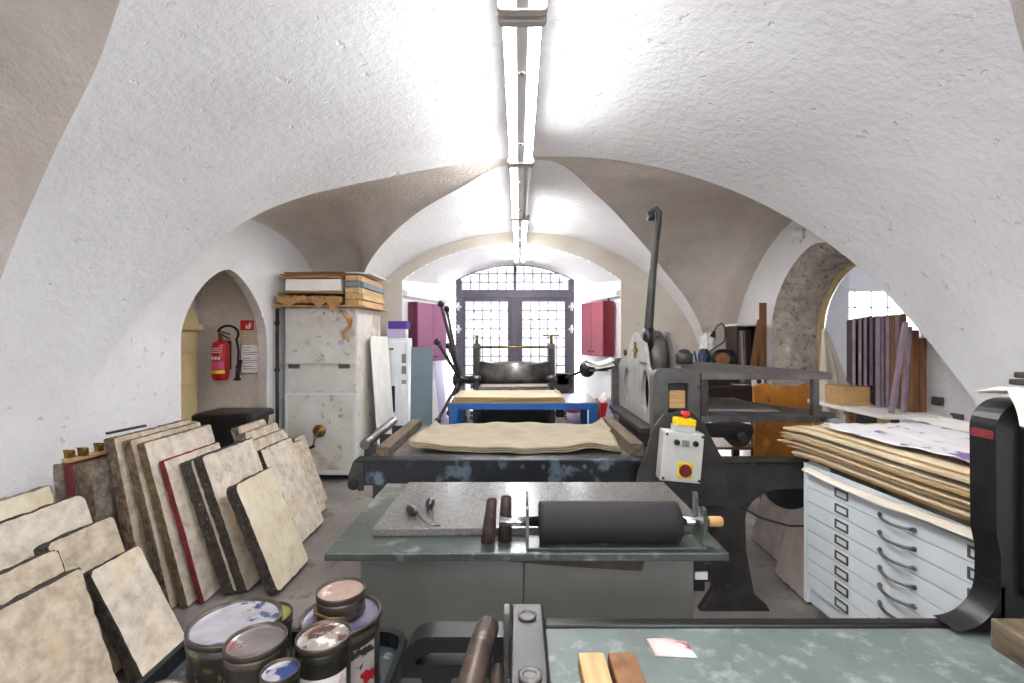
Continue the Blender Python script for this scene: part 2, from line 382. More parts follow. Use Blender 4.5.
mb.surf(cell(vm, G0, vm, G1, rise1), NS, 20, 1)
mb.surf(band(vm, G1, G2, 8), NS, 8)
c2 = cell(vm, G2, vb, G3, rise2)
def c2x(u, v):
    k = u*(NS+3)/NS
    return c2(k, v) if k <= 1 else c2(1, v)+Vector((max(0, RX(c2(1, v).y)+.03-c2(1, v).x)*(k-1)*NS/3, 0, 0))
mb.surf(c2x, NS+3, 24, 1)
mb.surf(band(vb, G3, lambda s: YE, 8), NS, 8)
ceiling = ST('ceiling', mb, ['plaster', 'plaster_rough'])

def wall_cols(mb, us, bot, top, to, mi=0):
    prev = None
    for u in us:
        b, t = bot(u), top(u)
        col = [mb.bm.verts.new(to(u, b+(t-b)*k/6)) for k in range(7)]
        if prev:
            for k in range(6): mb._face([prev[k], col[k], col[k+1], prev[k+1]], mi)
        prev = col
def lins(a, b, n): return [a+(b-a)*i/n for i in range(n+1)]

def wtop(side):
    def f(y):
        if 3.0 <= y <= 6.3:
            t = (2*(y-3.0)/3.3-1) if side > 0 else max(-1, min(1, 2*(y-3.0)/3.45-1)); ex = 2.0 if side > 0 else 2.6
            return .95+(rise2(side)-.95)*max(0, 1-abs(t)**ex)**(1/ex)+.15
        if -.95 <= y <= 2.45:
            t = 2*(y+.95)/3.4-1
            return 1.0+(rise1(side)-1.0)*math.sqrt(max(0, 1-t*t))+.15
        return 1.1 if y < 6.2 else 1.4
    return f
def arch(y, y0, y1, sp, ap, p=2.0, c=None):
    c = (y0+y1)/2 if c is None else c
    t = (y-c)/((y1-c) if y > c else (c-y0))
    return sp+(ap-sp)*max(0, 1-abs(t)**p)**(1/p)
def outline(y0, y1, sp, ap, p, n=22, c=None, zb=0.0):
    c = (y0+y1)/2 if c is None else c
    pts = [(y0, zb), (y0, (zb+sp)/2), (y0, sp)]
    for i in range(1, n):
        a = PI*(1-i/n); y = c+((y1-c) if math.cos(a) > 0 else (c-y0))*math.cos(a)
        pts.append((y, arch(y, y0, y1, sp, ap, p, c)))
    return pts+[(y1, sp), (y1, (zb+sp)/2), (y1, zb)]
# left wall with the niche
NY0, NY1, NSP, NAP = 3.85, 5.0, 1.56, 2.17
mb = MB()
tl = wtop(-1)
toL = lambda u, z: Vector((LX(u), u, z))
wall_cols(mb, lins(YB, 3.0, 50)+lins(3.0, NY0, 16)[1:], lambda u: -.02, tl, toL)
wall_cols(mb, [NY0+(NY1-NY0)*(1-math.cos(PI*i/24))/2 for i in range(25)], lambda u: arch(u, NY0, NY1, NSP, NAP, 1.55), tl, toL)
wall_cols(mb, lins(NY1, 6.3, 24)+[6.4, 6.52], lambda u: -.02, tl, toL)
ND = -3.36
no = outline(NY0, NY1, NSP, NAP, 1.55)
ni = outline(NY0-.04, NY1+.06, 1.78, 2.28, 1.8)
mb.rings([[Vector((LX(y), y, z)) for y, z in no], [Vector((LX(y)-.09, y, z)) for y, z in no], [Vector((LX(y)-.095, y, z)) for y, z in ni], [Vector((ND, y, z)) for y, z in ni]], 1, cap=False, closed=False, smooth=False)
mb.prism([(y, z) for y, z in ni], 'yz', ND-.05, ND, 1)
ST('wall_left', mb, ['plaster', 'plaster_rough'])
# yellow panelled door at the back of the niche
mb = MB(); mb.box(ND+.002, ND+.04, 4.02, 4.99, 0, 1.66)
d1 = ST('door_1', mb, 'door_yellow')
for k, (z0, z1) in enumerate(((.12, .52), (.6, 1.0), (1.07, 1.32), (1.38, 1.6))):
    for y0, y1 in ((4.08, 4.46), (4.55, 4.93)):
        b2 = MB(); b2.box(ND+.04, ND+.055, y0, y1, z0, z1); ST('door_panel', b2, 'door_yellow', d1, bev=.008)
b2 = MB()
fo = outline(4.0, 4.995, 1.64, 2.05, 1.8, zb=1.6)[2:-2]
b2.prism(fo, 'yz', ND+.002, ND+.06); b2.box(ND+.04, ND+.1, 3.99, 4.995, 1.62, 1.68)
ST('door_head_panel', b2, 'door_yellow', d1)

# right wall (slightly out of square) with the stone doorway
DY0, DY1, DSP, DAP = 3.66, 5.44, 1.68, 2.47
toR = lambda d: (lambda u, z: Vector((RX(u)+d, u, z)))
mb = MB(); tr = wtop(1); DC = 4.75
wall_cols(mb, lins(YB, 2.975, 50), lambda u: -.02, tr, toR(0)); wall_cols(mb, lins(2.985, DY0, 14), lambda u: -.02, tr, toR(0))
mb.box(2.903, 3.2, 2.90, 2.972, -.02, 1.2)
wall_cols(mb, [DY0+(DY1-DY0)*(1-math.cos(PI*i/28))/2 for i in range(29)], lambda u: arch(u, DY0, DY1, DSP, DAP, 1.65, DC), tr, toR(0))
wall_cols(mb, lins(DY1, 6.3, 20)+[6.4, 6.52], lambda u: -.02, tr, toR(0))
ST('wall_right', mb, 'plaster')
def dring(i, d, n=26):
    return [Vector((RX(y)+d, y, z)) for y, z in outline(DY0+i, DY1-i, DSP, DAP-i*1.1, 1.65, n, DC)]
mb = MB()
rs = [dring(0, -.004), dring(.015, .02), dring(.10, .14), dring(.13, .30), dring(.13, .48)]
for r in rs[1:]:
    for k, p in enumerate(r): r[k] = p+Vector((rnd.uniform(-1, 1), rnd.uniform(-1, 1), rnd.uniform(-1, 1)))*.012
mb.rings(rs, 0, cap=False, closed=False, smooth=False)
ST('trim_1', mb, 'stonework')
mb = MB()
mb.rings([dring(.132, .41), dring(.168, .41), dring(.168, .46), dring(.132, .46)], 0, cap=False, closed=False, smooth=False, loop=True)
ST('trim_2', mb, 'frame_wood')
# broken plaster knob above the doorway
mb = MB()
for k in range(9):
    c = W(800, 236, 4.62)+Vector((rnd.uniform(-.05, .02), rnd.uniform(-.09, .09), rnd.uniform(-.07, .07)))
    mb.ball(c, rnd.uniform(.02, .045), 0, (.7, 1, .8), 10)
ST('trim_3', mb, 'plaster')

# end wall with the arched window recess
OX0, OX1, OSP, OAP = -1.57, 1.37, 2.31, 2.80
oarch = lambda x: OAP-(2.45-math.sqrt(max(0, 2.45**2-(x+.1)**2)))
mb = MB()
def vbz(x):
    t = (x-.05)/(2.55 if x < .05 else 2.45)
    return .9+2.06*math.sqrt(max(0, 1-t*t)) if abs(t) < 1 else .9
toE = lambda u, z: Vector((u, YE, z))
wall_cols(mb, lins(-2.5, OX0, 20), lambda u: -.02, lambda u: vbz(u)+.1, toE)
wall_cols(mb, lins(OX0, OX1, 40), oarch, lambda u: vbz(u)+.1, toE)
wall_cols(mb, lins(OX1, 2.5, 24), lambda u: -.02, lambda u: vbz(u)+.1, toE)
ST('wall_far', mb, 'plaster_yellow')
# splayed recess: soffit, two cheeks, wall under the sill
WX0, WX1, WY = -1.05, .92, 8.0
mb = MB()
warch = lambda x: 2.74-(2.0-math.sqrt(2.0**2-(x+.065)**2))
mb.surf(lambda u, v: Vector((OX0+(OX1-OX0)*u, YE, oarch(OX0+(OX1-OX0)*u)))*(1-v)+Vector((WX0-.1+(WX1-WX0+.2)*u, WY+.02, warch(WX0-.1+(WX1-WX0+.2)*u)))*v, 30, 6)
zl, zr = oarch(OX0), oarch(OX1); wl, wr = warch(WX0-.1), warch(WX1+.1)
for x0, x1, z0, z1 in ((OX0, WX0-.1, zl, wl), (OX1, WX1+.1, zr, wr)):
    mb.surf(lambda u, v: Vector((x0+(x1-x0)*u, YE+(WY+.02-YE)*u, (z0+(z1-z0)*u)*v)), 6, 6, 0, False)
ST('wall_recess', mb, 'plaster')
mb = MB(); mb.box(WX0-.12, WX1+.12, WY-.05, WY+.1, 0, .22)
ST('wall_under_window', mb, 'plaster')
# plaster ledges at the spring of the recess arch
for n, (x0, x1, sg) in enumerate(((OX0, WX0-.1, 1), (OX1, WX1+.1, -1))):
    mb = MB(); zt = 2.10
    for zz, hh, dd in ((zt, .06, .06),):
        p0, p1 = Vector((x0, YE+.02, zz)), Vector((x0+(x1-x0)*.93, YE+1.4, zz)); off = Vector((sg*dd, 0, 0)); up = Vector((0, 0, hh))
        mb.rings([[p0, p0+off, p0+off+up, p0+up*1.6], [p1, p1+off, p1+off+up, p1+up*1.6]], smooth=False)
    ST('trim_%d' % (4+n), mb, 'plaster')

# window 1
wf = MB()
wf.box(WX0, WX0+.10, WY, WY+.09, .22, 2.50); wf.box(WX1-.10, WX1, WY, WY+.09, .22, 2.50)
xs = lins(WX0, WX1, 24)
wf.rings([[Vector((x, WY+dy, warch(x)+dz)) for dy, dz in ((0, .03), (.09, .03), (.09, -.015), (0, -.015))] for x in xs], smooth=False)
win = ST('window_1', wf, 'window_frame')
b2 = MB(); b2.box(WX0+.08, WX1-.08, WY-.01, WY+.1, 2.20, 2.33); ST('transom', b2, 'window_frame', win, .008)
b2 = MB(); b2.box(-.125, -.005, WY-.02, WY+.09, .22, 2.21); ST('mullion', b2, 'window_frame', win, .008)
b2 = MB(); b2.box(-.09, -.04, WY+.02, WY+.08, 2.3, 2.72); ST('mullion', b2, 'window_frame', win)
b2 = MB(); b2.box(WX0-.05, WX1+.05, WY-.10, WY+.1, .20, .26); ST('window_sill', b2, 'window_frame', win)
for x0, x1 in ((WX0+.10, -.125), (-.005, WX1-.10)):
    b2 = MB(); w = .06; z0, z1 = .26, 2.20
    b2.plate([(x0, z0), (x1, z0), (x1, z1), (x0, z1)], [[(x0+w, z0+w), (x1-w, z0+w), (x1-w, z1-w), (x0+w, z1-w)]], 'xz', WY+.01, WY+.07)
    sash = ST('sash', b2, 'window_frame', win)
    g = MB()
    for i in range(1, 5):
        x = x0+w+(x1-x0-2*w)*i/5; g.box(x-.012, x+.012, WY+.03, WY+.045, z0+w, z1-w)
    for k in range(1, 12):
        z = z0+w+(z1-z0-2*w)*k/12; g.box(x0+w, x1-w, WY+.03, WY+.045, z-.012, z+.012)
    ST('glazing_bars', g, 'bars', sash)
    p = MB(); p.box(x0+w-.01, x1-w+.01, WY+.036, WY+.040, z0+w-.01, z1-w+.01); ST('window_pane', p, 'glass', sash)
g = MB()
for i in range(1, 12):
    x = WX0+.1+(WX1-WX0-.2)*i/12; g.box(x-.012, x+.012, WY+.03, WY+.045, 2.33, warch(x)-.04)
for z in (2.46, 2.6):
    hw = math.sqrt(max(.01, 2.0**2-(2.0-(2.74-z))**2)); g.box(max(WX0+.1, -.065-hw), min(WX1-.1, -.065+hw), WY+.03, WY+.045, z-.012, z+.012)
ST('glazing_bars', g, 'bars', win)
p = MB(); p.prism([(WX0+.1, 2.33), (WX1-.1, 2.33)]+[(x, warch(x)-.02) for x in lins(WX1-.1, WX0+.1, 16)], 'xz', WY+.036, WY+.040); ST('window_pane', p, 'glass', win)
for x, sg in ((WX0+.05, 1), (WX1-.05, -1)):
    for z in (2.05, 1.68):
        h = MB(); h.cyl((x, WY-.02, z-.07), (x, WY-.02, z+.07), .014); h.box(x-.05, x+.05, WY-.015, WY+.005, z-.02, z+.02); h.box(x-.02, x+.02, WY-.015, WY+.005, z-.06, z+.06)
        ST('window_hinge', h, 'lamp_white', win)

# floor, rear wall with two unseen windows added for fill daylight, annex room through the doorway
mb = MB(); mb.surf(lambda u, v: Vector((-3.6+11.6*u, YB-.1+(10.8)*v, 0)), 4, 4, 0, False)
ST('floor', mb, 'floor')
mb = MB()
zt = lambda x: 1.0+1.95*math.sqrt(max(0, 1-((x-XC)/A_)**2))+.01
RW = [(-1.9, -.3), (.45, 2.05)]; rz0, rz1 = 1.25, 2.35
toB = lambda u, z: Vector((u, YB, z))
for a, b in ((-2.75, RW[0][0]), (RW[0][1], RW[1][0]), (RW[1][1], 2.9)): wall_cols(mb, lins(a, b, 16), lambda u: -.02, zt, toB)
for a, b in RW:
    wall_cols(mb, lins(a, b, 10), lambda u: -.02, lambda u: rz0, toB)
    wall_cols(mb, lins(a, b, 10), lambda u: min(rz1, zt(u)-.01), zt, toB)
ST('wall_rear', mb, 'plaster')
for k, (a, b) in enumerate(RW):
    b2 = MB(); c = (a+b)/2
    b2.plate([(a-.03, rz0-.03), (b+.03, rz0-.03), (b+.03, rz1+.03), (a-.03, rz1+.03)], [[(a+.05, rz0+.05), (c-.03, rz0+.05), (c-.03, rz1-.05), (a+.05, rz1-.05)], [(c+.03, rz0+.05), (b-.05, rz0+.05), (b-.05, rz1-.05), (c+.03, rz1-.05)]], 'xz', YB-.08, YB-.02)
    w_ = ST('window_%d' % (3+k), b2, 'window_frame')
    p = MB(); p.box(a+.04, b-.04, YB-.052, YB-.048, rz0+.04, rz1-.04); ST('window_pane', p, 'glass_added_rear', w_)
AX0, AX1, AY0, AY1, AZ = 3.32, 7.2, 2.6, 8.0, 2.9
mb = MB()
AWX0, AWX1, AWZ0, AWZ1 = 5.30, 6.9, 1.40, 2.36
toA = lambda u, z: Vector((u, AY1, z))
wall_cols(mb, [AX0-.9, AWX0], lambda u: 0, lambda u: AZ, toA); wall_cols(mb, [AWX1, AX1], lambda u: 0, lambda u: AZ, toA)
wall_cols(mb, [AWX0, AWX1], lambda u: 0, lambda u: AWZ0, toA); wall_cols(mb, [AWX0, AWX1], lambda u: AWZ1, lambda u: AZ, toA)
toX = lambda u, z: Vector((AX1, u, z))
wall_cols(mb, [AY0, 3.6], lambda u: 0, lambda u: AZ, toX); wall_cols(mb, [7.2, AY1], lambda u: 0, lambda u: AZ, toX)
wall_cols(mb, [3.6, 7.2], lambda u: 0, lambda u: .95, toX); wall_cols(mb, [3.6, 7.2], lambda u: 2.4, lambda u: AZ, toX)
wall_cols(mb, [2.9, AX1], lambda u: 0, lambda u: AZ, lambda u, z: Vector((u, AY0, z)))
ST('wall_annex', mb, 'plaster')
# white pier standing just inside the annex
mb = MB(); mb.box(3.98, 4.50, 6.6, 7.1, 0, AZ); ST('wall_annex_pier', mb, 'plaster')
mb = MB(); mb.surf(lambda u, v: Vector((2.4+(AX1-2.4)*u, AY0+(AY1-AY0)*v, AZ)), 2, 2, 0, False); ST('ceiling_annex', mb, 'plaster')
# solid wall above and beside the doorway on the annex side
mb = MB()
wall_cols(mb, lins(AY0, DY0+.13, 8), lambda u: 0, lambda u: AZ, toR(.50))
wall_cols(mb, lins(DY0+.13, DY1-.13, 26), lambda u: arch(u, DY0+.13, DY1-.13, DSP, DAP-.143, 1.65, DC), lambda u: AZ, toR(.50))
wall_cols(mb, lins(DY1-.13, AY1, 10), lambda u: 0, lambda u: AZ, toR(.50))
ST('wall_annex_side', mb, 'plaster')
b2 = MB(); b2.plate([(AWX0, AWZ0), (AWX1, AWZ0), (AWX1, AWZ1), (AWX0, AWZ1)], [[(AWX0+.06, AWZ0+.06), (AWX1-.06, AWZ0+.06), (AWX1-.06, AWZ1-.06), (AWX0+.06, AWZ1-.06)]], 'xz', AY1+.0, AY1+.07)
w2 = ST('window_2', b2, 'lamp_white')
g = MB()
for i in range(1, 6): g.box(AWX0+i*.27-.01, AWX0+i*.27+.01, AY1+.02, AY1+.04, AWZ0+.06, AWZ1-.06)
for i in range(1, 3): z = AWZ0+i*.32; g.box(AWX0+.06, AWX1-.06, AY1+.02, AY1+.04, z-.01, z+.01)
ST('glazing_bars', g, 'bars', w2)
p = MB(); p.box(AWX0+.05, AWX1-.05, AY1+.03, AY1+.034, AWZ0+.05, AWZ1-.05); ST('window_pane', p, 'glass_dim', w2)
b2 = MB(); b2.plate([(3.6, .95), (7.2, .95), (7.2, 2.4), (3.6, 2.4)], [[(3.66+1.2*k, 1.01), (4.74+1.2*k, 1.01), (4.74+1.2*k, 2.34), (3.66+1.2*k, 2.34)] for k in range(3)], 'yz', AX1+.0, AX1+.07)
w5 = ST('window_5', b2, 'lamp_white')  # unseen window added to brighten the annex from the side
p2 = MB(); p2.box(AX1+.03, AX1+.034, 3.65, 7.15, 1.0, 2.35); ST('window_pane', p2, 'glass_dim', w5)
g = MB(); g.box(AWX0-.1, AWX1, AY1-.12, AY1-.002, AWZ0-.08, AWZ0-.01); ST('window_sill', g, 'lamp_white', w2)

# ------------------------------------------------------------------ lights: sky through the seen and the added windows, tubes
wd = bpy.data.worlds.new('world'); scene.world = wd; wd.use_nodes = True
wd.node_tree.nodes['Background'].inputs[0].default_value = (.93, .96, 1, 1)
wd.node_tree.nodes['Background'].inputs[1].default_value = 7.0
def portal(name, loc, rot, sx_, sy_):
    l = bpy.data.lights.new(name, 'AREA'); l.shape = 'RECTANGLE'; l.size = sx_; l.size_y = sy_; l.cycles.is_portal = True
    o = bpy.data.objects.new(name, l); COL.objects.link(o); o.location = loc; o.rotation_euler = rot; return o
portal('window_portal', (-.065, WY+.15, 1.5), (R(-90), 0, 0), 2.0, 2.6)
portal('annex_portal', (6.1, AY1+.15, 1.88), (R(-90), 0, 0), 1.6, 1.0)
portal('added_annex_portal', (AX1+.15, 5.4, 1.68), (0, R(90), 0), 1.5, 3.6)
for a, b in RW: portal('added_rear_portal', ((a+b)/2, YB-.15, (rz0+rz1)/2), (R(90), 0, 0), b-a, rz1-rz0)
cam = bpy.data.cameras.new('camera'); co = bpy.data.objects.new('camera', cam); COL.objects.link(co)
co.location = (0, 0, EYE); co.rotation_euler = (R(90), 0, 0)
cam.sensor_width = 36; cam.lens = F/1024*36; cam.shift_x = -7/1024; cam.shift_y = -4.5/1024; cam.clip_start = .05
scene.camera = co
scene.view_settings.view_transform = 'Standard'; scene.view_settings.look = 'None'
scene.view_settings.exposure = 2.22; scene.view_settings.gamma = 1; scene.view_settings.use_curve_mapping = False
scene.cycles.use_denoising = True
scene.cycles.max_bounces = 10; scene.cycles.diffuse_bounces = 6; scene.cycles.transparent_max_bounces = 8
scene.cycles.sample_clamp_indirect = 6

FIX = [(-1.31, .21), (.24, 1.73), (1.757, 3.23), (3.25, 4.73), (4.75, 6.10), (6.13, 7.50)]
nm = ['ceiling strip light at the rear of the room, behind the viewpoint',
      'ceiling strip light directly overhead, its end bracket just leaving the top of the view',
      'nearest fully visible ceiling strip light, both long tubes lit, hanging above the green table',
      'second ceiling strip light away from the camera, one of its two tubes unlit',
      'short looking ceiling strip light in front of the arch to the window',
      'farthest ceiling strip light, just in front of the bright window']
for k, (y0, y1) in enumerate(FIX):
    x = 0.012
    t = T('ceiling_strip_light', nm[k], 'light', (x, (y0+y1)/2, 2.7180), group='strip lights along the vault crown')
    b = MB(); b.prism([(x-.022, 2.7030), (x+.022, 2.7030), (x+.03, 2.7360), (x+.074, 2.7380), (x+.074, 2.7410), (x+.03, 2.7530), (x-.03, 2.7530), (x-.074, 2.7410), (x-.074, 2.7380), (x-.03, 2.7360)], 'xz', y0+.03, y1-.03); P('channel', b, 'lamp_white', t)  # side wings added to hold tube light off the vault crown
    for sg in (-1, 1):
        b = MB(); b.cyl((x+sg*.059, y0+.035, 2.7180), (x+sg*.059, y1-.035, 2.7180), .0135, seg=14)
        off = (k == 3 and sg == 1)
        P('tube', b, 'tube_off' if off else 'tube', t, label='unlit tube' if off else None)
    for y in (y0+.018, y1-.018):
        b = MB(); b.prism(rrect(x-.090, x+.090, 2.6950, 2.7380, .02), 'xz', y-.018, y+.018); P('lamp_holder', b, 'bracket', t, .004)
    for y in (y0+.35, y1-.35):
        b = MB(); b.lathe((x, y, 2.6940), [(.012, 0), (.012, .01)]); P('screw_cap', b, 'chrome', t)
        b = MB(); zt_ = 2.945
        if y < 6.45: b.cyl((x, y, 2.7480), (x, y, 2.95), .008, seg=8); P('hanger', b, 'lamp_white', t)
# ------------------------------------------------------------------ litho stones leaning along the left wall
def stone(Xb, Y, H, L, t, lean, label, face='litho', edge='edge_dark', rc=.02, group='litho stones along the left wall', z0=0, jit=.005, chip=.006):
    b = MB(); pts = []
    rr = rrect(0, L, 0, H, rc, 4)
    n = len(rr)
    for i in range(n):                                    # densify the outline
        p, q = rr[i], rr[(i+1) % n]; k = max(1, int(math.hypot(q[0]-p[0], q[1]-p[1])/.035))
        pts += [(p[0]+(q[0]-p[0])*j/k, p[1]+(q[1]-p[1])*j/k) for j in range(k)]
    cy, cz = L/2, H/2
    def ring(x, grow, a):
        out = []
        for y, z in pts:
            d = math.hypot(y-cy, z-cz); j = grow+rnd.uniform(-a, a)-(chip*rnd.random()**4)
            out.append(Vector((x+rnd.uniform(-a, a)*.3, y+(y-cy)/d*j, max(0, z+(z-cz)/d*j))))
        return out
    K = 6
    rs = [ring(-t, -.006, .001)]+[ring(-t+t*(k+.2)/(K+.4), 0, jit) for k in range(K+1)]+[ring(0, -.006, .0015)]
    b.rings(rs, 1, cap=False, smooth=False)
    b.bm.verts.ensure_lookup_table(); m = len(pts)
    vs = list(b.bm.verts); b._face(list(reversed(vs[:m])), 0); b._face(vs[-m:], 0)
    a = R(lean)
    o = S('litho_stone', b, [face, edge], label, 'stone slab', (Xb, Y, t*math.sin(a)+z0+.001), group, local=True, rot=(0, -a, 0))
    return o
def from_top(x, y, Y, lean):    # bottom X and height of a stone whose top front right corner shows at (x, y)
    p = W(x, y, Y); return p.x+p.z*math.tan(R(lean)), p.z/math.cos(R(lean))
def st_(x, y, Y, lean, L, t, label, **k):
    xb, H = from_top(x, y, Y, lean); return stone(xb, Y, H-t*math.sin(R(lean))*.9, L, t, lean, label, **k)
# the far row
st_(233, 486, 2.87, 22, .43, .068, 'smooth cream stone slab with one rough dark edge, right end of the row', face='litho_yellow', rc=.035)
stone(-1.60, 3.52, .755, .47, .075, 22, 'pale stone slab alone on the floor nearest the white cupboard', face='litho_pale', rc=.015)
st_(200.5, 457, 2.90, 18.5, .56, .056, 'large white stone slab just behind the smooth cream slab', face='litho_pale', rc=.02)
st_(188.5, 461, 2.88, 18.5, .56, .068, 'stone slab with black crusty edge pressed against the large white slab', face='litho_pale', rc=.025)
st_(163, 461, 2.80, 16, .52, .032, 'stone slab with its front edge painted dark red, between pale slabs', face='litho_pale', edge='edge_red', rc=.008)
st_(143, 443, 2.75, 15, .60, .042, 'tallest stone slab with mossy ochre edge, left of the red edged slab', face='litho_pale', edge='edge_ochre', rc=.012)
st_(129.5, 440, 2.72, 13.5, .60, .046, 'stone slab with grey brown edge, left of the ochre edged tall slab', edge='edge_brown', rc=.012)
st_(113, 438, 2.68, 11, .62, .058, 'rusty pink edged stone slab at the left of the tall slabs', edge='edge_brown', face='litho', rc=.008)
stone(-1.72, 3.60, .80, .52, .07, 20, 'pale slab behind the large white slab, its rounded top corner towards the black bin', face='litho', rc=.05, edge='edge_grey')
stone(-1.84, 3.72, .84, .50, .06, 19, 'grey topped slab second from the black bin', face='litho', rc=.03, edge='edge_grey')
stone(-1.97, 3.86, .86, .42, .06, 19, 'slab with stained upright end, closest to the black bin', face='litho', rc=.03, edge='edge_grey')
stone(-1.72, 4.13, .66, .20, .05, 20, 'low narrow slab just behind the lone pale slab by the cupboard', face='litho', edge='edge_grey', rc=.02)
stone(-1.80, 4.36, .66, .20, .05, 20, 'second low narrow slab, seen over the lone pale slab by the cupboard', face='litho', edge='edge_grey', rc=.02)
# shaded upright stones by the wall
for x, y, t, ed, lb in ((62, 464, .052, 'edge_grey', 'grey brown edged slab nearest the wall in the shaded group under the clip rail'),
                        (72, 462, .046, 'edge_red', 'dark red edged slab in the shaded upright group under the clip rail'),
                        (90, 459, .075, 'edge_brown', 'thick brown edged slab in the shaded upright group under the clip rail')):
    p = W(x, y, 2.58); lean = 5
    stone(p.x+p.z*math.tan(R(lean)), 2.58, .868, .34, t, lean, lb, edge=ed, rc=.006, face='edge_grey')  # darker face colour paints in the shade on this group
b = MB(); b.ob((-2.41, 2.74, .886), (.05, .32, .022), (R(-1), 0, R(-3)))
cr = T('clip_rail', 'narrow wooden rail with brass clips lying on top of the shaded upright slabs', 'rail', (-2.41, 2.74, .87))
P('rail', b, 'wood_y', cr, .003)
for k, (dx, y) in enumerate(((-.012, 2.61), (.012, 2.665), (0, 2.78), (.0, 2.87))):
    b = MB(); c = Vector((-2.41+dx, y, .918)); b.box(c.x-.016, c.x+.016, c.y-.016, c.y+.016, .8975, .925); b.cyl((c.x-.02, c.y, .931), (c.x+.02, c.y, .931), .011, seg=12); b.ob((c.x, c.y-.022, .923), (.022, .004, .05), (R(12), 0, 0))
    P('brass_clip', b, 'brass', cr)
b = MB(); b.ob((-2.30, 2.84, 1.008), (.018, .26, .012), (R(-1), 0, R(-3)))
S('thin_lath', b, 'dark_iron', 'thin dark strip lying along the wall on top of the tall slabs', 'strip', (-2.30, 2.84, 1.0))

# the near group
def near(x, y, Yb, lean, L, t, lb, **k):    # given by its far top corner
    p = W(x, y, Yb); xb = p.x+p.z*math.tan(R(lean)); stone(xb, Yb-L, p.z/math.cos(R(lean))-t*math.sin(R(lean))*.9, L, t, lean, lb, group='litho stones in the near left group', **k)

near(80, 567, 2.0, 18, .55, .065, 'nearest stone slab at the lower left, with pitted cream face', face='litho', rc=.015)
near(137, 545, 2.40, 27, .285, .06, 'small cream slab with scratched face and dark left edge, beside the large paint cans', face='litho_pale', rc=.02)
near(112, 515, 2.43, 19, .345, .065, 'orange stained slab directly behind the small scratched slab', face='litho', rc=.02)
near(56, 548, 2.06, 19, .50, .06, 'slab with brown stain showing over the nearest slab', face='litho', rc=.02)
near(83, 493, 2.44, 18, .52, .055, 'white slab with rounded corner, standing behind the orange stained slab', face='litho_pale', rc=.04)
near(50, 485, 2.44, 13, .55, .05, 'cream slab against the white wall at the left edge', face='litho_yellow', rc=.01, edge='edge_grey')

# ------------------------------------------------------------------ ink tins on a black tray trolley
tr = T('tray_trolley', 'black tray trolley carrying the ink tins', 'trolley', (-.565, 1.02, 0))
TX0, TX1, TY0, TY1, TZ = -.86, -.285, .70, 1.29, .735
b = MB()
o_ = rrect(TX0, TX1, TY0, TY1, .06); i_ = rrect(TX0+.018, TX1-.018, TY0+.018, TY1-.018, .05)
v = lambda pts, z: [Vector((x, y, z)) for x, y in pts]
b.rings([v(o_, TZ-.02), v(o_, TZ+.035), v(rrect(TX0+.004, TX1-.004, TY0+.004, TY1-.004, .058), TZ+.042), v(i_, TZ+.04), v(i_, TZ)], 0, cap=True, smooth=False)
P('tray', b, 'black_plastic', tr)
b = MB(); b.prism(rrect(TX0+.02, TX1-.02, TY0+.02, TY1-.02, .05), 'xy', TZ+.0005, TZ+.003); P('tray_floor', b, 'tray_in', tr)
for x in (TX0+.05, TX1-.05):
    for y in (TY0+.05, TY1-.05):
        b = MB(); b.cyl((x, y, .08), (x, y, TZ-.02), .016, seg=12); lg = P('leg', b, 'black_iron', tr)
        b = MB(); b.cyl((x-.012, y, .04), (x+.012, y, .04), .039, seg=18); b.box(x-.018, x+.018, y-.012, y+.012, .05, .08); P('caster', b, 'black_rubber', lg)
b = MB(); b.box(TX0+.04, TX1-.04, TY0+.04, TY1-.04, .20, .22); P('lower_shelf', b, 'black_plastic', tr, .004)

def tin(x, y, r, z0, z1, label, lid, body='tin_dark', lab=None, press=True, wire=False):
    t = T('ink_tin', label, 'tin', (x, y, z0), group='ink tins on the trolley')
    h = z1-z0; c = (x, y, z0)
    b = MB(); b.lathe(c, [(r*.96, .001), (r*.99, .002), (r*.99, .008), (r*.96, .012), (r*.96, h-.035), (r*.985, h-.03), (r*.985, h-.024), (r*.96, h-.02), (r*.96, h-.012)], seg=40)
    body_ = P('tin_body', b, body, t)
    if lab:
        b = MB(); a0 = R(200); a1 = R(345); n = 20; lo, hi = h*.12, h*.74
        b.rings([[Vector((x+r*.966*math.cos(a0+(a1-a0)*i/n), y+r*.966*math.sin(a0+(a1-a0)*i/n), z0+q)) for i in range(n+1)] for q in (lo, hi)], 0, cap=False, closed=False)
        lb_ = P('paper_label', b, lab, t)
        b = MB(); b.rings([[Vector((x+r*.972*math.cos(a0+(a1-a0)*(.12+.5*i/n)), y+r*.972*math.sin(a0+(a1-a0)*(.12+.5*i/n)), z0+q)) for i in range(n+1)] for q in (h*.2, h*.36)], 0, cap=False, closed=False)
        P('label_stripe', b, 'label_red', lb_)
    b = MB(); b.lathe(c, [(r*.97, h-.014), (r, h-.013), (r, h-.002), (r*.985, h), (r*.93, h-.001), (r*.91, h-.006), (r*.90, h-.007), (r*.6, h-.006), (r*.02, h-.005)], seg=40, mis=[1, 1, 1, 1, 1, 0, 0, 0, 0])
    P('lid', b, [lid, 'tin'], t)
    if wire:
        b = MB(); b.tube([(x-r*.95, y-r*.45, z0+h*.5), (x-r*.7, y-r*.95, z0+h*.45), (x-r*.1, y-r*1.12, z0+h*.35), (x+r*.5, y-r*1.0, z0+h*.3)], .003, 8); P('wire_handle', b, 'brass', t)
    return t
TF = TZ+.004
tin(-.612, 1.045, .092, TF, .94, 'biggest ink tin, lid smeared with blue, white and yellow ink', 'lid_blue', 'tin_dark')
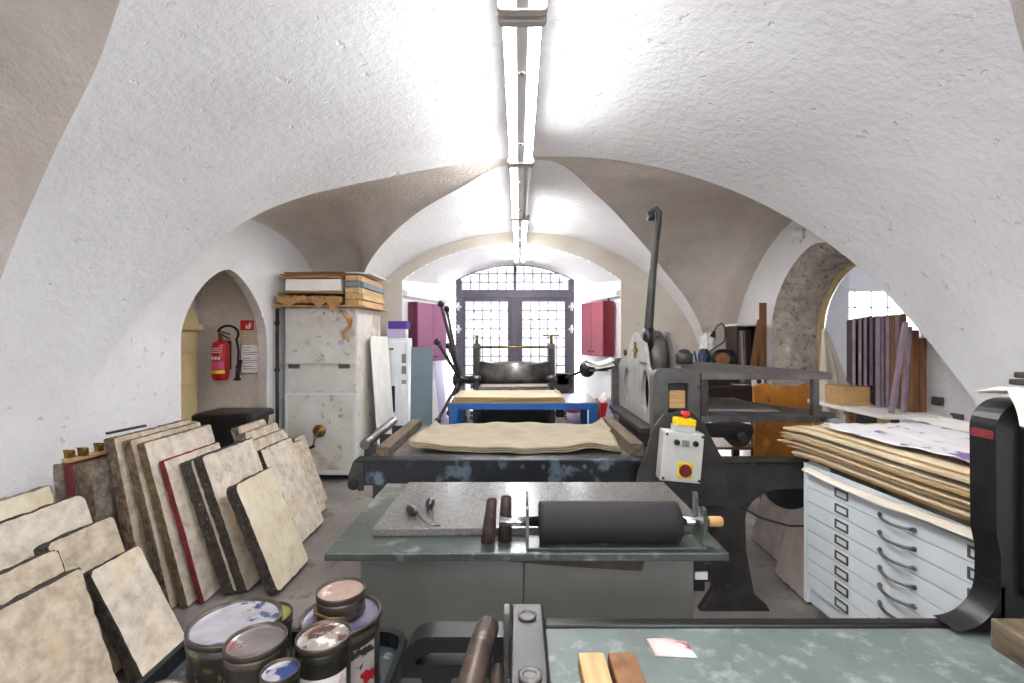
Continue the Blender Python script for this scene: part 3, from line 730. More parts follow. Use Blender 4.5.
tin(-.628, 1.205, .060, TF, .86, 'olive green ink tin half hidden behind the biggest tin', 'lid_olive', 'tin_dark')
tin(-.414, 1.126, .090, TF, .908, 'wide ink tin with violet lid and red label, carrying a smaller tin', 'lid_purple', 'tin', 'can_label')
tin(-.416, 1.132, .0555, .9085, .962, 'small tin with peach coloured lid standing on the wide violet lidded tin', 'lid_peach', 'tin', None, wire=True)
tin(-.508, .935, .0555, TF, .968, 'ink tin with grey lid and red and white label in front of the biggest tin', 'lid_grey', 'tin', 'can_label')
tin(-.390, .966, .0535, TF, .957, 'ink tin with brown splashed white lid in front of the violet lidded tin', 'lid_brown', 'tin_dark', 'can_label2')
tin(-.428, .868, .033, TF, .955, 'small tin with blue inked lid between the two front tins', 'lid_blue', 'tin_dark')
tin(-.668, .90, .046, TF, .885, 'low tin with a rusty brown lid at the bottom edge, left of the front tins', 'lid_grey', 'tin_dark')

# ------------------------------------------------------------------ niche: extinguisher, signs, bin
NW = 5.06   # the wall the extinguisher hangs on faces the camera
ex = T('fire_extinguisher', 'red fire extinguisher hanging on the niche wall', 'fire extinguisher', tuple(W(220.5, 380, 4.92)))
c = W(220.5, 380, 4.92); cx, cy = c.x, c.y; zb, zt2 = W(0, 380, cy).z, W(0, 341, cy).z; r = .078
b = MB(); b.lathe((cx, cy, zb), [(r*.8, 0), (r*.86, .004), (r*.9, .02), (r, .04), (r, zt2-zb-.05), (r*.93, zt2-zb-.025), (r*.7, zt2-zb-.007), (r*.35, zt2-zb), (r*.3, zt2-zb+.02)], seg=32)
cyl_ = P('cylinder', b, 'red', ex)
def arcband(z0_, z1_, a0, a1, rr):
    b = MB(); n = 14
    b.rings([[Vector((cx+rr*math.cos(R(a0+(a1-a0)*i/n)), cy+rr*math.sin(R(a0+(a1-a0)*i/n)), q)) for i in range(n+1)] for q in (z0_, z1_)], 0, cap=False, closed=False); return b
P('yellow_label', arcband(zb+.07, zb+.105, 205, 330, r+.0015), 'yellow2', cyl_)
P('text_label', arcband(zb+.115, zb+.19, 210, 325, r+.0015), 'magenta', cyl_)
b = MB()
for k in range(3): b.ob((cx-.03+.03*k, cy-r-.0015, zb+.225), (.02, .002, .03), (0, 0, R(-25+25*k)) if False else (0, 0, 0))
P('pictogram_strip', b, 'paper', cyl_)
b = MB()
for k in range(3): b.box(cx-.035, cx+.035, cy-r-.0025, cy-r-.0005, zb+.28+k*.02, zb+.286+k*.02)
P('instruction_lines', b, 'paper', cyl_)
b = MB(); b.cyl((cx, cy, zt2+.01), (cx, cy, zt2+.055), .02); b.box(cx-.015, cx+.015, cy-.02, cy+.02, zt2+.04, zt2+.08); P('valve', b, 'brass', ex, .003)
b = MB(); b.ob((cx+.045, cy-.01, zt2+.085), (.13, .022, .012), (0, R(18), 0)); b.ob((cx+.05, cy-.01, zt2+.05), (.13, .02, .01), (0, R(30), 0)); P('squeeze_handle', b, 'black_plastic', ex, .003)
b = MB(); pts = []
for k in range(15):
    a = R(165-200*k/14); pts.append((cx+.085+.105*math.cos(a), cy-.015, zt2+.07+.085*math.sin(a)))
pts += [(cx+.19, cy-.01, zt2-.10), (cx+.185, cy-.01, zt2-.22), (cx+.18, cy-.01, zt2-.30)]
b.tube(pts, .012, 10); hs = P('hose', b, 'black_rubber', ex)
b = MB(); b.cyl((cx+.18, cy-.01, zt2-.24), (cx+.178, cy-.01, zt2-.40), .016, .022); b.ob((cx+.205, cy-.01, zt2-.25), (.02, .02, .12), (0, R(8), 0)); b.box(cx+.15, cx+.205, cy-.03, cy+.01, zt2-.40, zt2-.375); P('nozzle', b, 'black_plastic', hs)
b = MB(); b.box(cx-.03, cx+.03, cy+r-.002, NW-.003, zb+.1, zb+.4); P('wall_bracket', b, 'dark_iron', ex)

def flat(x0, y0, x1, y1, Y, th=.004):
    p, q = W(x0, y0, Y), W(x1, y1, Y); b = MB(); b.box(p.x, q.x, Y, Y+th, q.z, p.z); return b
sg = S('fire_sign', flat(240, 320, 254, 343, NW-.006), 'paper_aged', 'red and cream fire extinguisher sign above the framed notice', 'sign', tuple(W(247, 343, NW-.004)))
P('red_field', flat(240.3, 320.3, 253.7, 330.5, NW-.0085, .002), 'signal_red', sg)
b = MB(); p = W(248.5, 325.5, NW-.0105)
b.prism([(p.x+.0, p.z-.034), (p.x+.016, p.z-.034), (p.x+.016, p.z+.010), (p.x+.011, p.z+.02), (p.x+.005, p.z+.02), (p.x+.0, p.z+.010)], 'xz', p.y, p.y+.0018)
b.tube([(p.x+.008, p.y, p.z+.02), (p.x+.016, p.y, p.z+.036), (p.x+.028, p.y, p.z+.02), (p.x+.026, p.y, p.z-.02)], .0028, 6)
b.prism([(p.x-.028, p.z-.034), (p.x-.014, p.z-.034), (p.x-.009, p.z-.016), (p.x-.013, p.z+.004), (p.x-.017, p.z-.008), (p.x-.021, p.z+.016), (p.x-.026, p.z-.004), (p.x-.031, p.z-.018)], 'xz', p.y, p.y+.0018)
P('white_pictogram', b, 'paper', sg)
b = MB()
for k in range(5): a = W(241.5, 332.4+k*2.1, NW-.008); q = W(252.5-(k % 3), 332.9+k*2.1, NW-.008); b.box(a.x, q.x, a.y, a.y+.0015, q.z, a.z)
P('text_lines', b, 'grey_label', sg)
nt_ = S('framed_notice', flat(240.5, 343.8, 260, 373.5, NW-.012, .010), 'brass', 'framed notice sheet below the red fire sign', 'notice', tuple(W(250, 373.5, NW-.006)))
P('notice_sheet', flat(241.2, 344.6, 259.3, 372.8, NW-.0135, .002), 'paper', nt_)
b = MB()
for k, (yy, xe) in enumerate(((347, 252), (349.5, 250), (352, 257), (354, 255), (358, 251), (360, 257), (362, 254), (366, 252), (368.5, 256))):
    a = W(242.7, yy, NW-.0152); q = W(xe, yy+.7, NW-.0152); b.box(a.x, q.x, a.y, a.y+.001, q.z, a.z)
P('text_lines', b, 'grey_label', nt_)

bn = T('black_bin', 'black plastic bin with closed lid in front of the niche', 'bin', (-2.63, 4.55, 0))
bw = (-2.90, -2.42, 4.33, 4.72)
b = MB(); x0, x1, y0, y1 = bw
b.rings([[Vector((x, y, z)) for x, y in rrect(x0+i, x1-i, y0+i, y1-i, .04)] for i, z in ((.05, .0), (.0, .80))], smooth=False); P('body', b, 'black_plastic', bn)
b = MB(); b.rings([[Vector((x, y, z)) for x, y in rrect(x0+i, x1-i, y0+i, y1-i, .04)] for i, z in ((-.03, .802), (-.03, .845), (-.01, .86), (.05, .868))], smooth=False); P('lid', b, 'black_plastic', bn, .004)

# ------------------------------------------------------------------ white cupboard with the sheets on top
CY, CX0, CX1, CD, CZ = 5.2, -2.515, -1.735, .86, 1.865
cp = T('tall_cupboard', 'tall cream metal cupboard on casters with a crank on its lower door', 'cupboard', ((CX0+CX1)/2, CY+CD/2, 0))
b = MB(); b.box(CX0, CX1, CY, CY+CD, .10, CZ); body = P('body', b, ['cream_metal'], cp, .006)
zz = lambda y: W(0, y, CY).z
b = MB(); b.box(CX0+.012, CX1-.012, CY-.012, CY-.001, zz(362), CZ-.01); P('upper_panel', b, 'cream_metal', cp, .003)
b = MB(); b.box(CX0+.012, CX1-.012, CY-.016, CY-.001, zz(391), zz(364)); mp_ = P('middle_panel', b, 'cream_metal', cp, .003)
b = MB(); b.box(CX0-.01, CX1+.002, CY-.05, CY-.001, zz(364), zz(362)); P('ledge', b, 'cream_metal', cp, .002)
for x in (294, 344):
    b = MB(); p = W(x, 366.5, CY-.02); b.box(p.x-.06, p.x+.06, CY-.022, CY-.016, p.z-.022, p.z+.022); b.cyl((p.x-.06, CY-.022, p.z+.02), (p.x+.06, CY-.022, p.z+.02), .008, seg=10); P('hinge', b, 'dull_steel', mp_)
b = MB(); b.box(CX0+.012, CX1-.012, CY-.022, CY-.001, zz(472), zz(393)); dr = P('door', b, 'cream_metal', cp, .004)
b = MB(); b.plate([(CX0+.012, zz(472)), (CX1-.012, zz(472)), (CX1-.012, zz(393)), (CX0+.012, zz(393))], [[(CX0+.04, zz(469.5)), (CX1-.04, zz(469.5)), (CX1-.04, zz(395)), (CX0+.04, zz(395))]], 'xz', CY-.028, CY-.022); P('door_rim', b, 'white_metal', dr)
p = W(319.5, 431, CY-.03)
b = MB(); b.lathe((p.x, p.y, p.z), [(.068, .0), (.07, -.008), (.06, -.014), (.03, -.016), (.02, -.04), (.004, -.042)], axis='y', seg=30); ds = P('crank_disc', b, 'brass', dr)
q = W(312, 447, CY-.09)
b = MB(); b.tube([(p.x, p.y-.045, p.z), (p.x-.02, p.y-.06, p.z-.05), (q.x, q.y+.01, q.z)], .008, 10); P('crank_arm', b, 'steel', ds)
b = MB(); b.ob(q, (.06, .03, .03), (0, R(-25), 0)); P('crank_knob', b, 'wood_dark', ds, .008)
b = MB(); b.box(CX0-.01, CX1+.01, CY-.03, CY+CD, .075, .10); P('plinth', b, 'white_metal', cp, .004)
for x in (CX0+.08, CX1-.06):
    for y in (CY+.05, CY+CD-.08):
        b = MB(); b.cyl((x-.014, y, .036), (x+.014, y, .036), .035, seg=16); b.box(x-.022, x-.016, y-.03, y+.03, .03, .075); b.box(x+.016, x+.022, y-.03, y+.03, .03, .075); P('caster', b, 'black_rubber', cp)
b = MB(); p = W(341, 342, CY-.013); b.box(p.x-.03, p.x+.03, CY-.0135, CY-.012, p.z-.03, p.z+.02); P('blue_sticker', b, 'lilac', cp)

# sheets and portfolios stacked on the cupboard
SX0, SX1, SY0, SY1 = -2.57, -1.72, 5.08, 6.02
zs = CZ+.003
def wob(x0, x1, y0, y1, z, dz=.006, sag=0.0, seed=0):
    q = random.Random(seed); ph = [q.uniform(0, 6) for _ in range(4)]
    return lambda u, v: (x0+(x1-x0)*u+.006*math.sin(7*v+ph[0]), y0+(y1-y0)*v+.006*math.sin(6*u+ph[1]), z+dz*math.sin(5*u+ph[2])*math.cos(4*v+ph[3])-sag*((2*u-1)**4))
def sheetthing(name, label, cat, mat, x0, x1, y0, y1, z, th, dz=.004, sag=0, seed=0, group=None, emat=None, nu=14, nv=8):
    b = MB(); b.sheet(wob(x0, x1, y0, y1, z+th, dz, sag, seed), nu, nv, th, 0, 1 if emat else 0)
    return S(name, b, [mat, emat] if emat else mat, label, cat, ((x0+x1)/2, (y0+y1)/2, z), group)
GS = 'papers and boards stacked on the tall cupboard'
sheetthing('wooden_board', 'thin wooden board at the bottom of the stack on the cupboard', 'board', 'wood_light', SX0-.06, SX1+.10, SY0, SY1, zs, .018, .0, 0, 1, GS)
q_ = random.Random(9); wv = [(q_.uniform(5, 40), q_.uniform(4, 30), q_.uniform(0, 6)) for _ in range(7)]
def crk(u, v): return sum(abs(math.sin(p*u+r*v+s)) for p, r, s in wv)/7
b = MB(); b.sheet(lambda u, v: (SX0+.01+(SX1-.20-SX0)*u, SY0-.015+.84*v+.03*(crk(u, .3)-.6)*(1-v), zs+.075+.055*crk(u, v)), 40, 18, .07)
kb = S('kraft_bundle', b, 'kraft', 'crumpled brown paper bundle low in the stack on the cupboard', 'paper bundle', (SX0+.4, 5.5, zs+.03), GS)
for x0, x1, dz in ((-2.50, -2.26, .05), (-2.16, -1.98, .06), (-2.0, -1.83, .10)):
    b = MB(); b.sheet(lambda u, v: (x0+(x1-x0)*u, SY0-.045-.03*crk(u*.5, v)-.02*v, zs+.09-(.05+dz*(1-abs(2*u-1)))*v+.01*math.sin(9*u)), 12, 8, .003); P('hanging_flap', b, 'kraft', kb)
sheetthing('cardboard_sheet', 'brown cardboard sheet under the thick white pack of paper', 'cardboard', 'cardboard', SX0+.03, SX1-.15, SY0+.01, SY1-.08, zs+.145, .016, .003, 0, 3, GS)
sheetthing('paper_pack', 'thick pack of white paper in the middle of the stack on the cupboard', 'paper', 'paper', SX0+.10, SX1-.17, SY0+.03, SY1-.1, zs+.174, .120, .004, 0, 4, GS)
sheetthing('cardboard_sheet', 'bent beige cardboard just above the thick white pack', 'cardboard', 'kraft', SX0+.06, SX1-.14, SY0, SY1-.06, zs+.306, .014, .006, 0, 5, GS)
sheetthing('cardboard_sheet', 'dark brown cardboard second from the top of the stack', 'cardboard', 'cardboard', SX0+.06, SX1-.13, SY0+.02, SY1-.14, zs+.333, .014, .004, 0, 6, GS)
sheetthing('cardboard_sheet', 'topmost dark cardboard of the stack on the cupboard', 'cardboard', 'wood', SX0+.08, SX1-.14, SY0+.02, SY1-.16, zs+.357, .012, .003, 0, 7, GS)
b = MB(); p = W(278, 287, 5.0)
b.sheet(lambda u, v: (SX0-.10+.10*u, SY0+.1+.4*v, zs+.30+.07*u), 4, 4, .006)
S('loose_sheet', b, 'paper', 'white sheet sticking out at the left of the stack, by the niche', 'paper', (SX0-.1, SY0+.2, zs+.28))
fr = T('stretcher_stack', 'stack of slatted wooden stretcher frames at the right of the stack', 'wooden frames', (SX1-.02, 5.55, zs+.02), group=GS)
for k in range(5):
    z = zs+.021+k*.064; m = ('wood_light', 'wood_y', 'wood_y', 'grey_board', 'wood_light')[k]
    b = MB(); b.box(SX1-.12, SX1+.03, SY0+.04, SY0+.09, z, z+.058); b.box(SX1-.02+.02*(k % 2), SX1+.04+.02*(k % 2), SY0+.09, SY1-.04, z, z+(.062 if k == 4 else .058)); b.box(SX1-.12, SX1-.02, SY1-.1, SY1-.04, z, z+.058)
    if k: b.box(SX1-.10, SX1-.02, 5.50, 5.56, z, z+.04)
    P('wooden_frame', b, m, fr, .003)
b = MB(); b.sheet(lambda u, v: (SX1-.13+.27*u, SY0+.10+.75*v, zs+.372+.006*math.sin(5*u)), 8, 6, .008)
S('paper_roll', b, 'paper', 'white sheet on the wooden frames at the top right of the stack', 'paper', (SX1, 5.5, zs+.36))
b = MB(); pts = [(344, 312), (349, 318), (350, 326), (344, 333), (346, 340)]
pl = [W(x, y, 5.04) for x, y in pts]
b.sheet(lambda u, v: (lambda k, f: tuple(pl[k].lerp(pl[k+1], f)+Vector((.06*(v-.5)*(1-.3*u), -.03*math.sin(9*u+3*v), .02*math.sin(6*v)))))(min(3, int(u*4)), u*4-min(3, int(u*4))), 20, 5, .003)
S('torn_paper', b, 'kraft', 'torn strip of brown paper hanging down the front of the cupboard', 'paper scrap', tuple(W(346, 338, 5.04)))
b = MB(); pl2 = [W(314, 308, 5.04), W(311, 312, 5.02), W(307, 316, 5.04)]
b.sheet(lambda u, v: (lambda k, f: tuple(pl2[k].lerp(pl2[k+1], f)+Vector((.045*(v-.5)*(1-.4*u), -.01*math.sin(7*u), .03*(v-.5)))))(min(1, int(u*2)), u*2-min(1, int(u*2))), 10, 4, .003)
S('torn_paper', b, 'paper', 'small torn scrap of white paper hanging from the stack over the cupboard', 'paper scrap', tuple(W(310, 317, 5.04)))
# gap between wall and cupboard
b = MB(); b.cyl((-2.552, 5.11, .0), (-2.552, 5.11, 1.85), .018, seg=14)
for z in (.5, 1.2, 1.7): b.cyl((-2.552, 5.11, z-.02), (-2.552, 5.11, z+.02), .023, seg=14); b.box(-2.58, -2.56, 5.10, 5.12, z-.01, z+.01)
S('heating_pipe', b, 'dark_iron', 'dark upright pipe between the niche and the cupboard', 'pipe', (-2.552, 5.11, 0))

# things right of the cupboard
b = MB(); lean = R(4)
m4 = Matrix.Translation((-1.555, 5.45, .0)) @ Matrix.Rotation(-lean, 4, 'Y')
b.box(-.018, 0, 0, .70, 0.002, 1.56, 0, m4)
b.bm.verts.ensure_lookup_table()
S('white_sheet_board', b, ['paper'], 'white board leaning against the side of the tall cupboard', 'board', (-1.60, 5.6, 0), bev=.003)
fg = T('metal_cabinet', 'white metal cabinet with printed labels, left of the grey board', 'cabinet', (-1.60, 6.33, 0))
b = MB(); b.box(-1.735, -1.425, 6.20, 6.46, .03, 1.535); P('body', b, 'white_metal', fg, .008)
b = MB(); b.box(-1.73, -1.43, 6.175, 6.199, .06, 1.50); fd = P('door', b, 'white_metal', fg, .006)
for y0, y1 in ((354, 363), (366, 374), (380, 384)):
    b = flat(401.5, y0, 406, y1, 6.172, .002); P('printed_label', b, 'grey_label', fd)
for y_ in (6.21, 6.42):
    b = MB(); b.box(-1.72, -1.44, y_, y_+.02, 0, .03); P('foot', b, 'black_plastic', fg)
b = flat(391, 386, 395, 412, 6.172, .002); P('dark_lettering', b, 'ink_black', fd)
b = MB(); p = W(391, 349, 6.16); b.box(p.x-.02, p.x+.03, 6.14, 6.174, p.z-.012, p.z+.012); P('latch', b, 'dull_steel', fd, .003)
b = MB(); b.box(-1.70, -1.48, 6.22, 6.44, 1.537, 1.655); q = b
bx = S('white_carton', b, 'lilac', 'pale carton on top of the white metal cabinet', 'box', (-1.59, 6.33, 1.537), bev=.003)
b = MB(); b.box(-1.68, -1.445, 6.21, 6.44, 1.657, 1.755); S('purple_box', b, 'purple', 'purple box on top of the pale carton', 'box', (-1.56, 6.33, 1.657), bev=.003)
b = MB(); b.cyl((-1.455, 6.23, 1.537), (-1.455, 6.23, 1.64), .022, seg=18)
b = MB(); b.lathe((-1.452, 6.24, 1.537), [(.022, 0), (.024, .002), (.024, .11), (.012, .112)], seg=18); S('paper_tube', b, 'paper', 'short white tube standing beside the pale carton', 'tube', (-1.452, 6.24, 1.537))
b = MB(); m4 = Matrix.Translation((0, 6.22, 0)) @ Matrix.Rotation(R(-3), 4, 'X')
b.box(-1.40, -1.12, -.01, .012, 0, 1.42, 0, m4)
S('grey_board', b, 'grey_board', 'blue grey board standing upright left of the spoked press wheel', 'board', (-1.26, 6.2, 0), bev=.002)

# wall cupboards on the cheeks of the window recess
def cheek_cab(name, label, front, side, near, far, z0, z1, d, sg):
    n = Vector((near[0], near[1], 0)); f = Vector((far[0], far[1], 0)); e = (f-n); L = e.length; e.normalize()
    inward = Vector((-e.y, e.x, 0)) if sg < 0 else Vector((e.y, -e.x, 0))   # towards the wall
    t = T(name, label, 'cupboard', (n.x, n.y, z0))
    def blk(a0, a1, b0, b1, q0, q1):
        b = MB(); c = [n+e*a0+inward*b0, n+e*a1+inward*b0, n+e*a1+inward*b1, n+e*a0+inward*b1]
        b.prism([(p.x, p.y) for p in c], 'xy', q0, q1); return b
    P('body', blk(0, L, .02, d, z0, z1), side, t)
    for k in range(2):
        dd = P('door', blk(L*(.5*k)+.004, L*(.5*k+.5)-.004, 0, .018, z0+.004, z1-.004), front, t, .002)
        P('handle', blk(L*.5+(-.10 if k == 0 else .04), L*.5+(-.04 if k == 0 else .10), -.018, -.001, z0+.06, z0+.075), 'ink_black', dd)
    return t
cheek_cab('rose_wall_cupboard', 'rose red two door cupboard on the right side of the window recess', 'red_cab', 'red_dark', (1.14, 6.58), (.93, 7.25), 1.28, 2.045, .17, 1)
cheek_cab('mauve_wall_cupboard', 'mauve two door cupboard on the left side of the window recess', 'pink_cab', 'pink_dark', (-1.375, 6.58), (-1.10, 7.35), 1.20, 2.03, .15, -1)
b = MB(); b.ball((1.24, 6.68, 2.062), .018, 0, (1, 1.6, .9)); b.ball((1.235, 6.645, 2.082), .011); b.tube([(1.25, 6.70, 2.06), (1.262, 6.73, 2.055)], .004, 6)
S('bird_figure', b, 'ink_black', 'tiny dark figure standing on the rose red cupboard', 'figure', (1.24, 6.68, 2.046))
# ------------------------------------------------------------------ green topped ink table
TB = T('ink_table', 'grey cabinet table with ink stained green top in the middle foreground', 'table', (.02, 1.8, 0))
tx0, tx1, ty0, ty1, tz = -.587, .632, 1.456, 2.15, .90
b = MB(); b.box(tx0, tx1, ty0, ty1, tz-.026, tz); P('tabletop', b, 'green_top', TB, .004)
bx0, bx1, by0, by1 = -.495, .545, 1.52, 2.10
b = MB(); b.box(bx0, bx1, by0, by1, .06, tz-.0265); P('body', b, 'cab_grey', TB, .002)
b = MB(); b.box(bx0+.03, bx1-.03, by0+.03, by1-.03, 0, .06); P('plinth', b, 'ink_black', TB)
for x0, x1, hx in ((bx0+.003, .013, -.03), (.017, bx1-.003, .06)):
    b = MB(); b.box(x0, x1, by0-.018, by0-.0005, .075, tz-.045); dd = P('door', b, 'cab_grey', TB, .002)
    b = MB(); b.tube([(hx, by0-.018, .42), (hx, by0-.045, .43), (hx, by0-.045, .53), (hx, by0-.018, .54)], .005, 8); P('handle', b, 'chrome', dd)
b = MB(); b.prism([(-.11, 1.49), (.38, 1.49), (.38, 2.0), (-.11, 2.0)], 'xy', tz-.052, tz-.028)
b = MB(); b.prism([(-.12, tz-.027), (.385, tz-.027), (.375, tz-.064), (.15, tz-.05)], 'xz', 1.475, 1.50); P('under_board', b, 'wood_dark', TB)
b = MB(); b.box(bx1+.001, .615, 1.56, 2.0, tz-.06, tz-.027); b.box(bx1+.001, .60, 1.56, 1.62, tz-.17, tz-.06); b.box(bx1+.001, .63, 1.58, 1.60, tz-.15, tz-.09); P('side_bracket', b, 'black_iron', TB, .003)
b = MB(); b.box(bx1+.02, .605, 1.552, 1.559, tz-.128, tz-.105); P('side_tag', b, 'paper', TB)

b = MB(); b.prism([(-.478, 1.572), (.624, 1.60), (.624, 2.085), (-.475, 2.085)], 'xy', tz+.001, tz+.026)
S('granite_slab', b, 'granite', 'polished speckled grey stone slab lying on the green table', 'stone slab', (.07, 1.82, tz+.001), bev=.003)

# roller on its stand
rs = T('roller_stand', 'dark green metal stand with notched end plates, holding the ink roller', 'roller stand', (.30, 1.515, tz+.001))
b = MB(); b.box(.022, .572, 1.468, 1.566, tz+.001, tz+.010); P('base_plate', b, 'green_top', rs, .002)
RZ, RY = tz+.073, 1.515
def notch(x0, x1, h):
    b = MB(); b.prism([(1.468, tz+.0105), (1.566, tz+.0105), (1.566, tz+h), (1.548, tz+h+.006), (1.538, tz+h-.01), (1.535, RZ-.012), (1.50, RZ-.022), (1.495, RZ-.012), (1.492, tz+h-.03), (1.484, tz+h-.018), (1.468, tz+h-.024)], 'yz', x0, x1); return b
P('end_plate', notch(.022, .030, .15), 'green_top', rs, .0015); P('end_plate', notch(.560, .570, .15), 'green_top', rs, .0015)
rl = T('ink_roller', 'big black rubber ink roller resting in the stand', 'roller', (.30, RY, RZ-.062))
b = MB(); b.lathe((0, RY, RZ), [(.054, .062), (.0608, .065), (.0615, .08), (.0615, .47), (.0608, .494), (.054, .498)], axis='x', seg=48); P('rubber_body', b, 'black_rubber', rl)
b = MB(); b.lathe((0, RY, RZ), [(.013, -.06), (.015, -.058), (.015, .0625)], axis='x', seg=24); P('axle', b, 'chrome', rl, label='chrome axle end')
b = MB(); b.lathe((0, RY, RZ), [(.014, .4985), (.014, .592)], axis='x', seg=24); P('axle', b, 'chrome', rl, label='chrome axle end')
b = MB(); b.lathe((0, RY, RZ), [(.0145, .5925), (.016, .60), (.0155, .632), (.011, .637)], axis='x', seg=24); P('wooden_end', b, 'wood_light', rl)
for (x, y, r0, r1, h, dx, lb) in ((-.098, 1.535, .022, .0165, .136, .012, 'left of the two brown leather roller sleeves standing on the green table edge'),
                           (-.045, 1.522, .021, .0175, .138, .004, 'right of the two brown leather roller sleeves, crossed by the chrome axle end')):
    b = MB(); n = 20
    def rg(r, z, k): return [Vector((x+dx*k+r*math.cos(2*PI*i/n)*(1+.06*math.sin(3*i)), y+r*math.sin(2*PI*i/n)*(1+.05*math.cos(2*i)), tz+.001+z)) for i in range(n)]
    if dx < .01: y_off = .03
    b.rings([rg(r0, 0, 0), rg(r0*.97, h*.3, .3), rg(r1*1.02, h*.75, .75), rg(r1, h, 1), rg(r1*.72, h-.002, 1), rg(r1*.7, h-.04, .8)], smooth=True)
    if dx < .01:
        for v in b.bm.verts: v.co.y += .028
    S('leather_sleeve', b, 'terracotta', lb, 'sleeve', (x, y, tz+.001), 'leather roller sleeves')
# small tools
for k, (a, q, lb) in enumerate((((408, 508), (430, 525), 'scraper with black pear handle and bent blade at the left of the slab'),
                                ((430, 503), (431, 515), 'short stubby black handled tool right of the bent scraper'))):
    Yp = .62*F/(a[1]-VY)+.0; p = W(a[0], a[1], (EYE-(tz+.044))*F/(a[1]-VY)); 
    t = T('scraper', lb, 'tool', (p.x, p.y, tz+.0265), group='hand tools on the slab')
    if k == 0:
        d = Vector((.6, -.8, 0)).normalized()
        b = MB(); prof = [(0, .009), (.01, .014), (.03, .0165), (.05, .014), (.062, .009), (.066, .008)]
        b.tube([p+d*s for s, r in prof], .01, 14, radii=[r for s, r in prof]); P('handle', b, 'black_plastic', t)
        b = MB(); b.tube([p+d*.06, p+d*.13+Vector((0, 0, -.006)), p+d*.16+Vector((.004, 0, -.012)), p+d*.166+Vector((.035, .012, -.013))], .0032, 8); P('blade', b, 'steel', t)
    else:
        d = Vector((.05, -1, 0)).normalized(); p = p+Vector((0, .02, 0))
        b = MB(); prof = [(0, .011), (.006, .0165), (.03, .017), (.045, .014), (.062, .010), (.064, .009)]
        b.tube([p+d*s for s, r in prof], .01, 14, radii=[r for s, r in prof]); P('handle', b, 'black_plastic', t)
        b = MB(); b.tube([p+d*.062, p+d*.10+Vector((.012, 0, -.008)), p+d*.15+Vector((.03, 0, -.0155))], .0018, 6); P('blade', b, 'steel', t)

# ------------------------------------------------------------------ flatbed proofing press behind the table
FP = T('flatbed_press', 'large dark flatbed proofing press with upright lever behind the green table', 'press', (.3, 3.3, 0))
b = MB(); b.box(-.94, 1.0, 2.80, 2.88, .69, .832); b.box(-.95, 1.0, 2.79, 2.885, .832, .842); P('front_beam', b, 'peel', FP, .006)
for x in (-.1, .02, .14, .26, .38):
    b = MB(); b.cyl((x, 2.80, .80), (x, 2.792, .80), .012, seg=10); P('bolt', b, 'dull_steel', FP)
b = MB(); b.box(-.94, .80, 3.86, 3.93, .69, .83); P('rear_beam', b, 'peel', FP, .006)
b = MB(); b.box(-.90, .78, 2.886, 3.86, .80, .832); P('bed', b, 'dull_steel', FP, .004)
b = MB(); b.box(-.855, -.775, 2.89, 3.86, .8325, .895); P('bearer_bar', b, 'wood_old', FP, .006)
b = MB(); b.box(.665, .745, 2.89, 3.86, .8325, .915); P('bearer_bar', b, 'wood_old', FP, .006)
b = MB(); b.cyl((-.925, 2.90, .905), (-.965, 3.72, .905), .030); rr_ = P('guide_roller', b, 'steel', FP)
for y in (2.97, 3.30, 3.62):
    b = MB(); b.box(-.95, -.86, y, y+.02, .80, .885); P('roller_bracket', b, 'dark_iron', rr_)
for y in (2.84, 3.88):
    b = MB(); b.cyl((-.955, y-.05, .70), (-.955, y+.03, .70), .034, seg=24); b.cyl((-.955, y-.06, .70), (-.955, y+.04, .70), .012, seg=12); P('bed_wheel', b, 'black_iron', FP)
    b = MB(); b.prism([(-.99, .74), (-.93, .66), (-.90, .66), (-.90, .82), (-.96, .83)], 'xz', y-.045, y-.015); P('end_bracket', b, 'dark_iron', FP, .004)
for x in (-.80, .62):
    for y in (2.84, 3.89):
        b = MB(); b.box(x-.05, x+.05, y-.035, y+.035, 0, .69); P('leg', b, 'dark_iron', FP, .008)
# arched side frame on the right
def arcpts(cx, cz, rx, rz, a0, a1, n=12): return [(cx+rx*math.cos(R(a0+(a1-a0)*i/n)), cz+rz*math.sin(R(a0+(a1-a0)*i/n))) for i in range(n+1)]
b = MB()
b.prism([(1.02, 0), (1.42, 0), (1.40, .035), (1.33, .10), (1.285, .35)]+arcpts(1.50, .52, .22, .17, 180, 90, 8)+[(1.62, .69), (1.62, .842), (1.02, .842), (1.04, .55), (1.10, .12)], 'xz', 2.73, 2.785)
P('side_frame', b, 'dark_iron', FP, .008)
b = MB(); b.box(1.00, 1.645, 2.715, 2.80, .842, .862); P('frame_cap', b, 'dark_iron', FP, .004)
b = MB(); b.prism([(1.42, .69)]+arcpts(1.58, .66, .14, .11, 180, 300, 10)+[(1.66, .69)], 'xz', 2.80, 2.86); P('counterweight', b, 'black_iron', FP, .006)
b = MB(); b.cyl((1.115, 2.70, .44), (1.115, 2.73, .44), .03, seg=8); P('frame_bolt', b, 'dark_iron', FP)
b = MB(); b.cyl((1.17, 2.70, .14), (1.17, 2.73, .14), .022, seg=8); P('frame_bolt', b, 'dark_iron', FP)
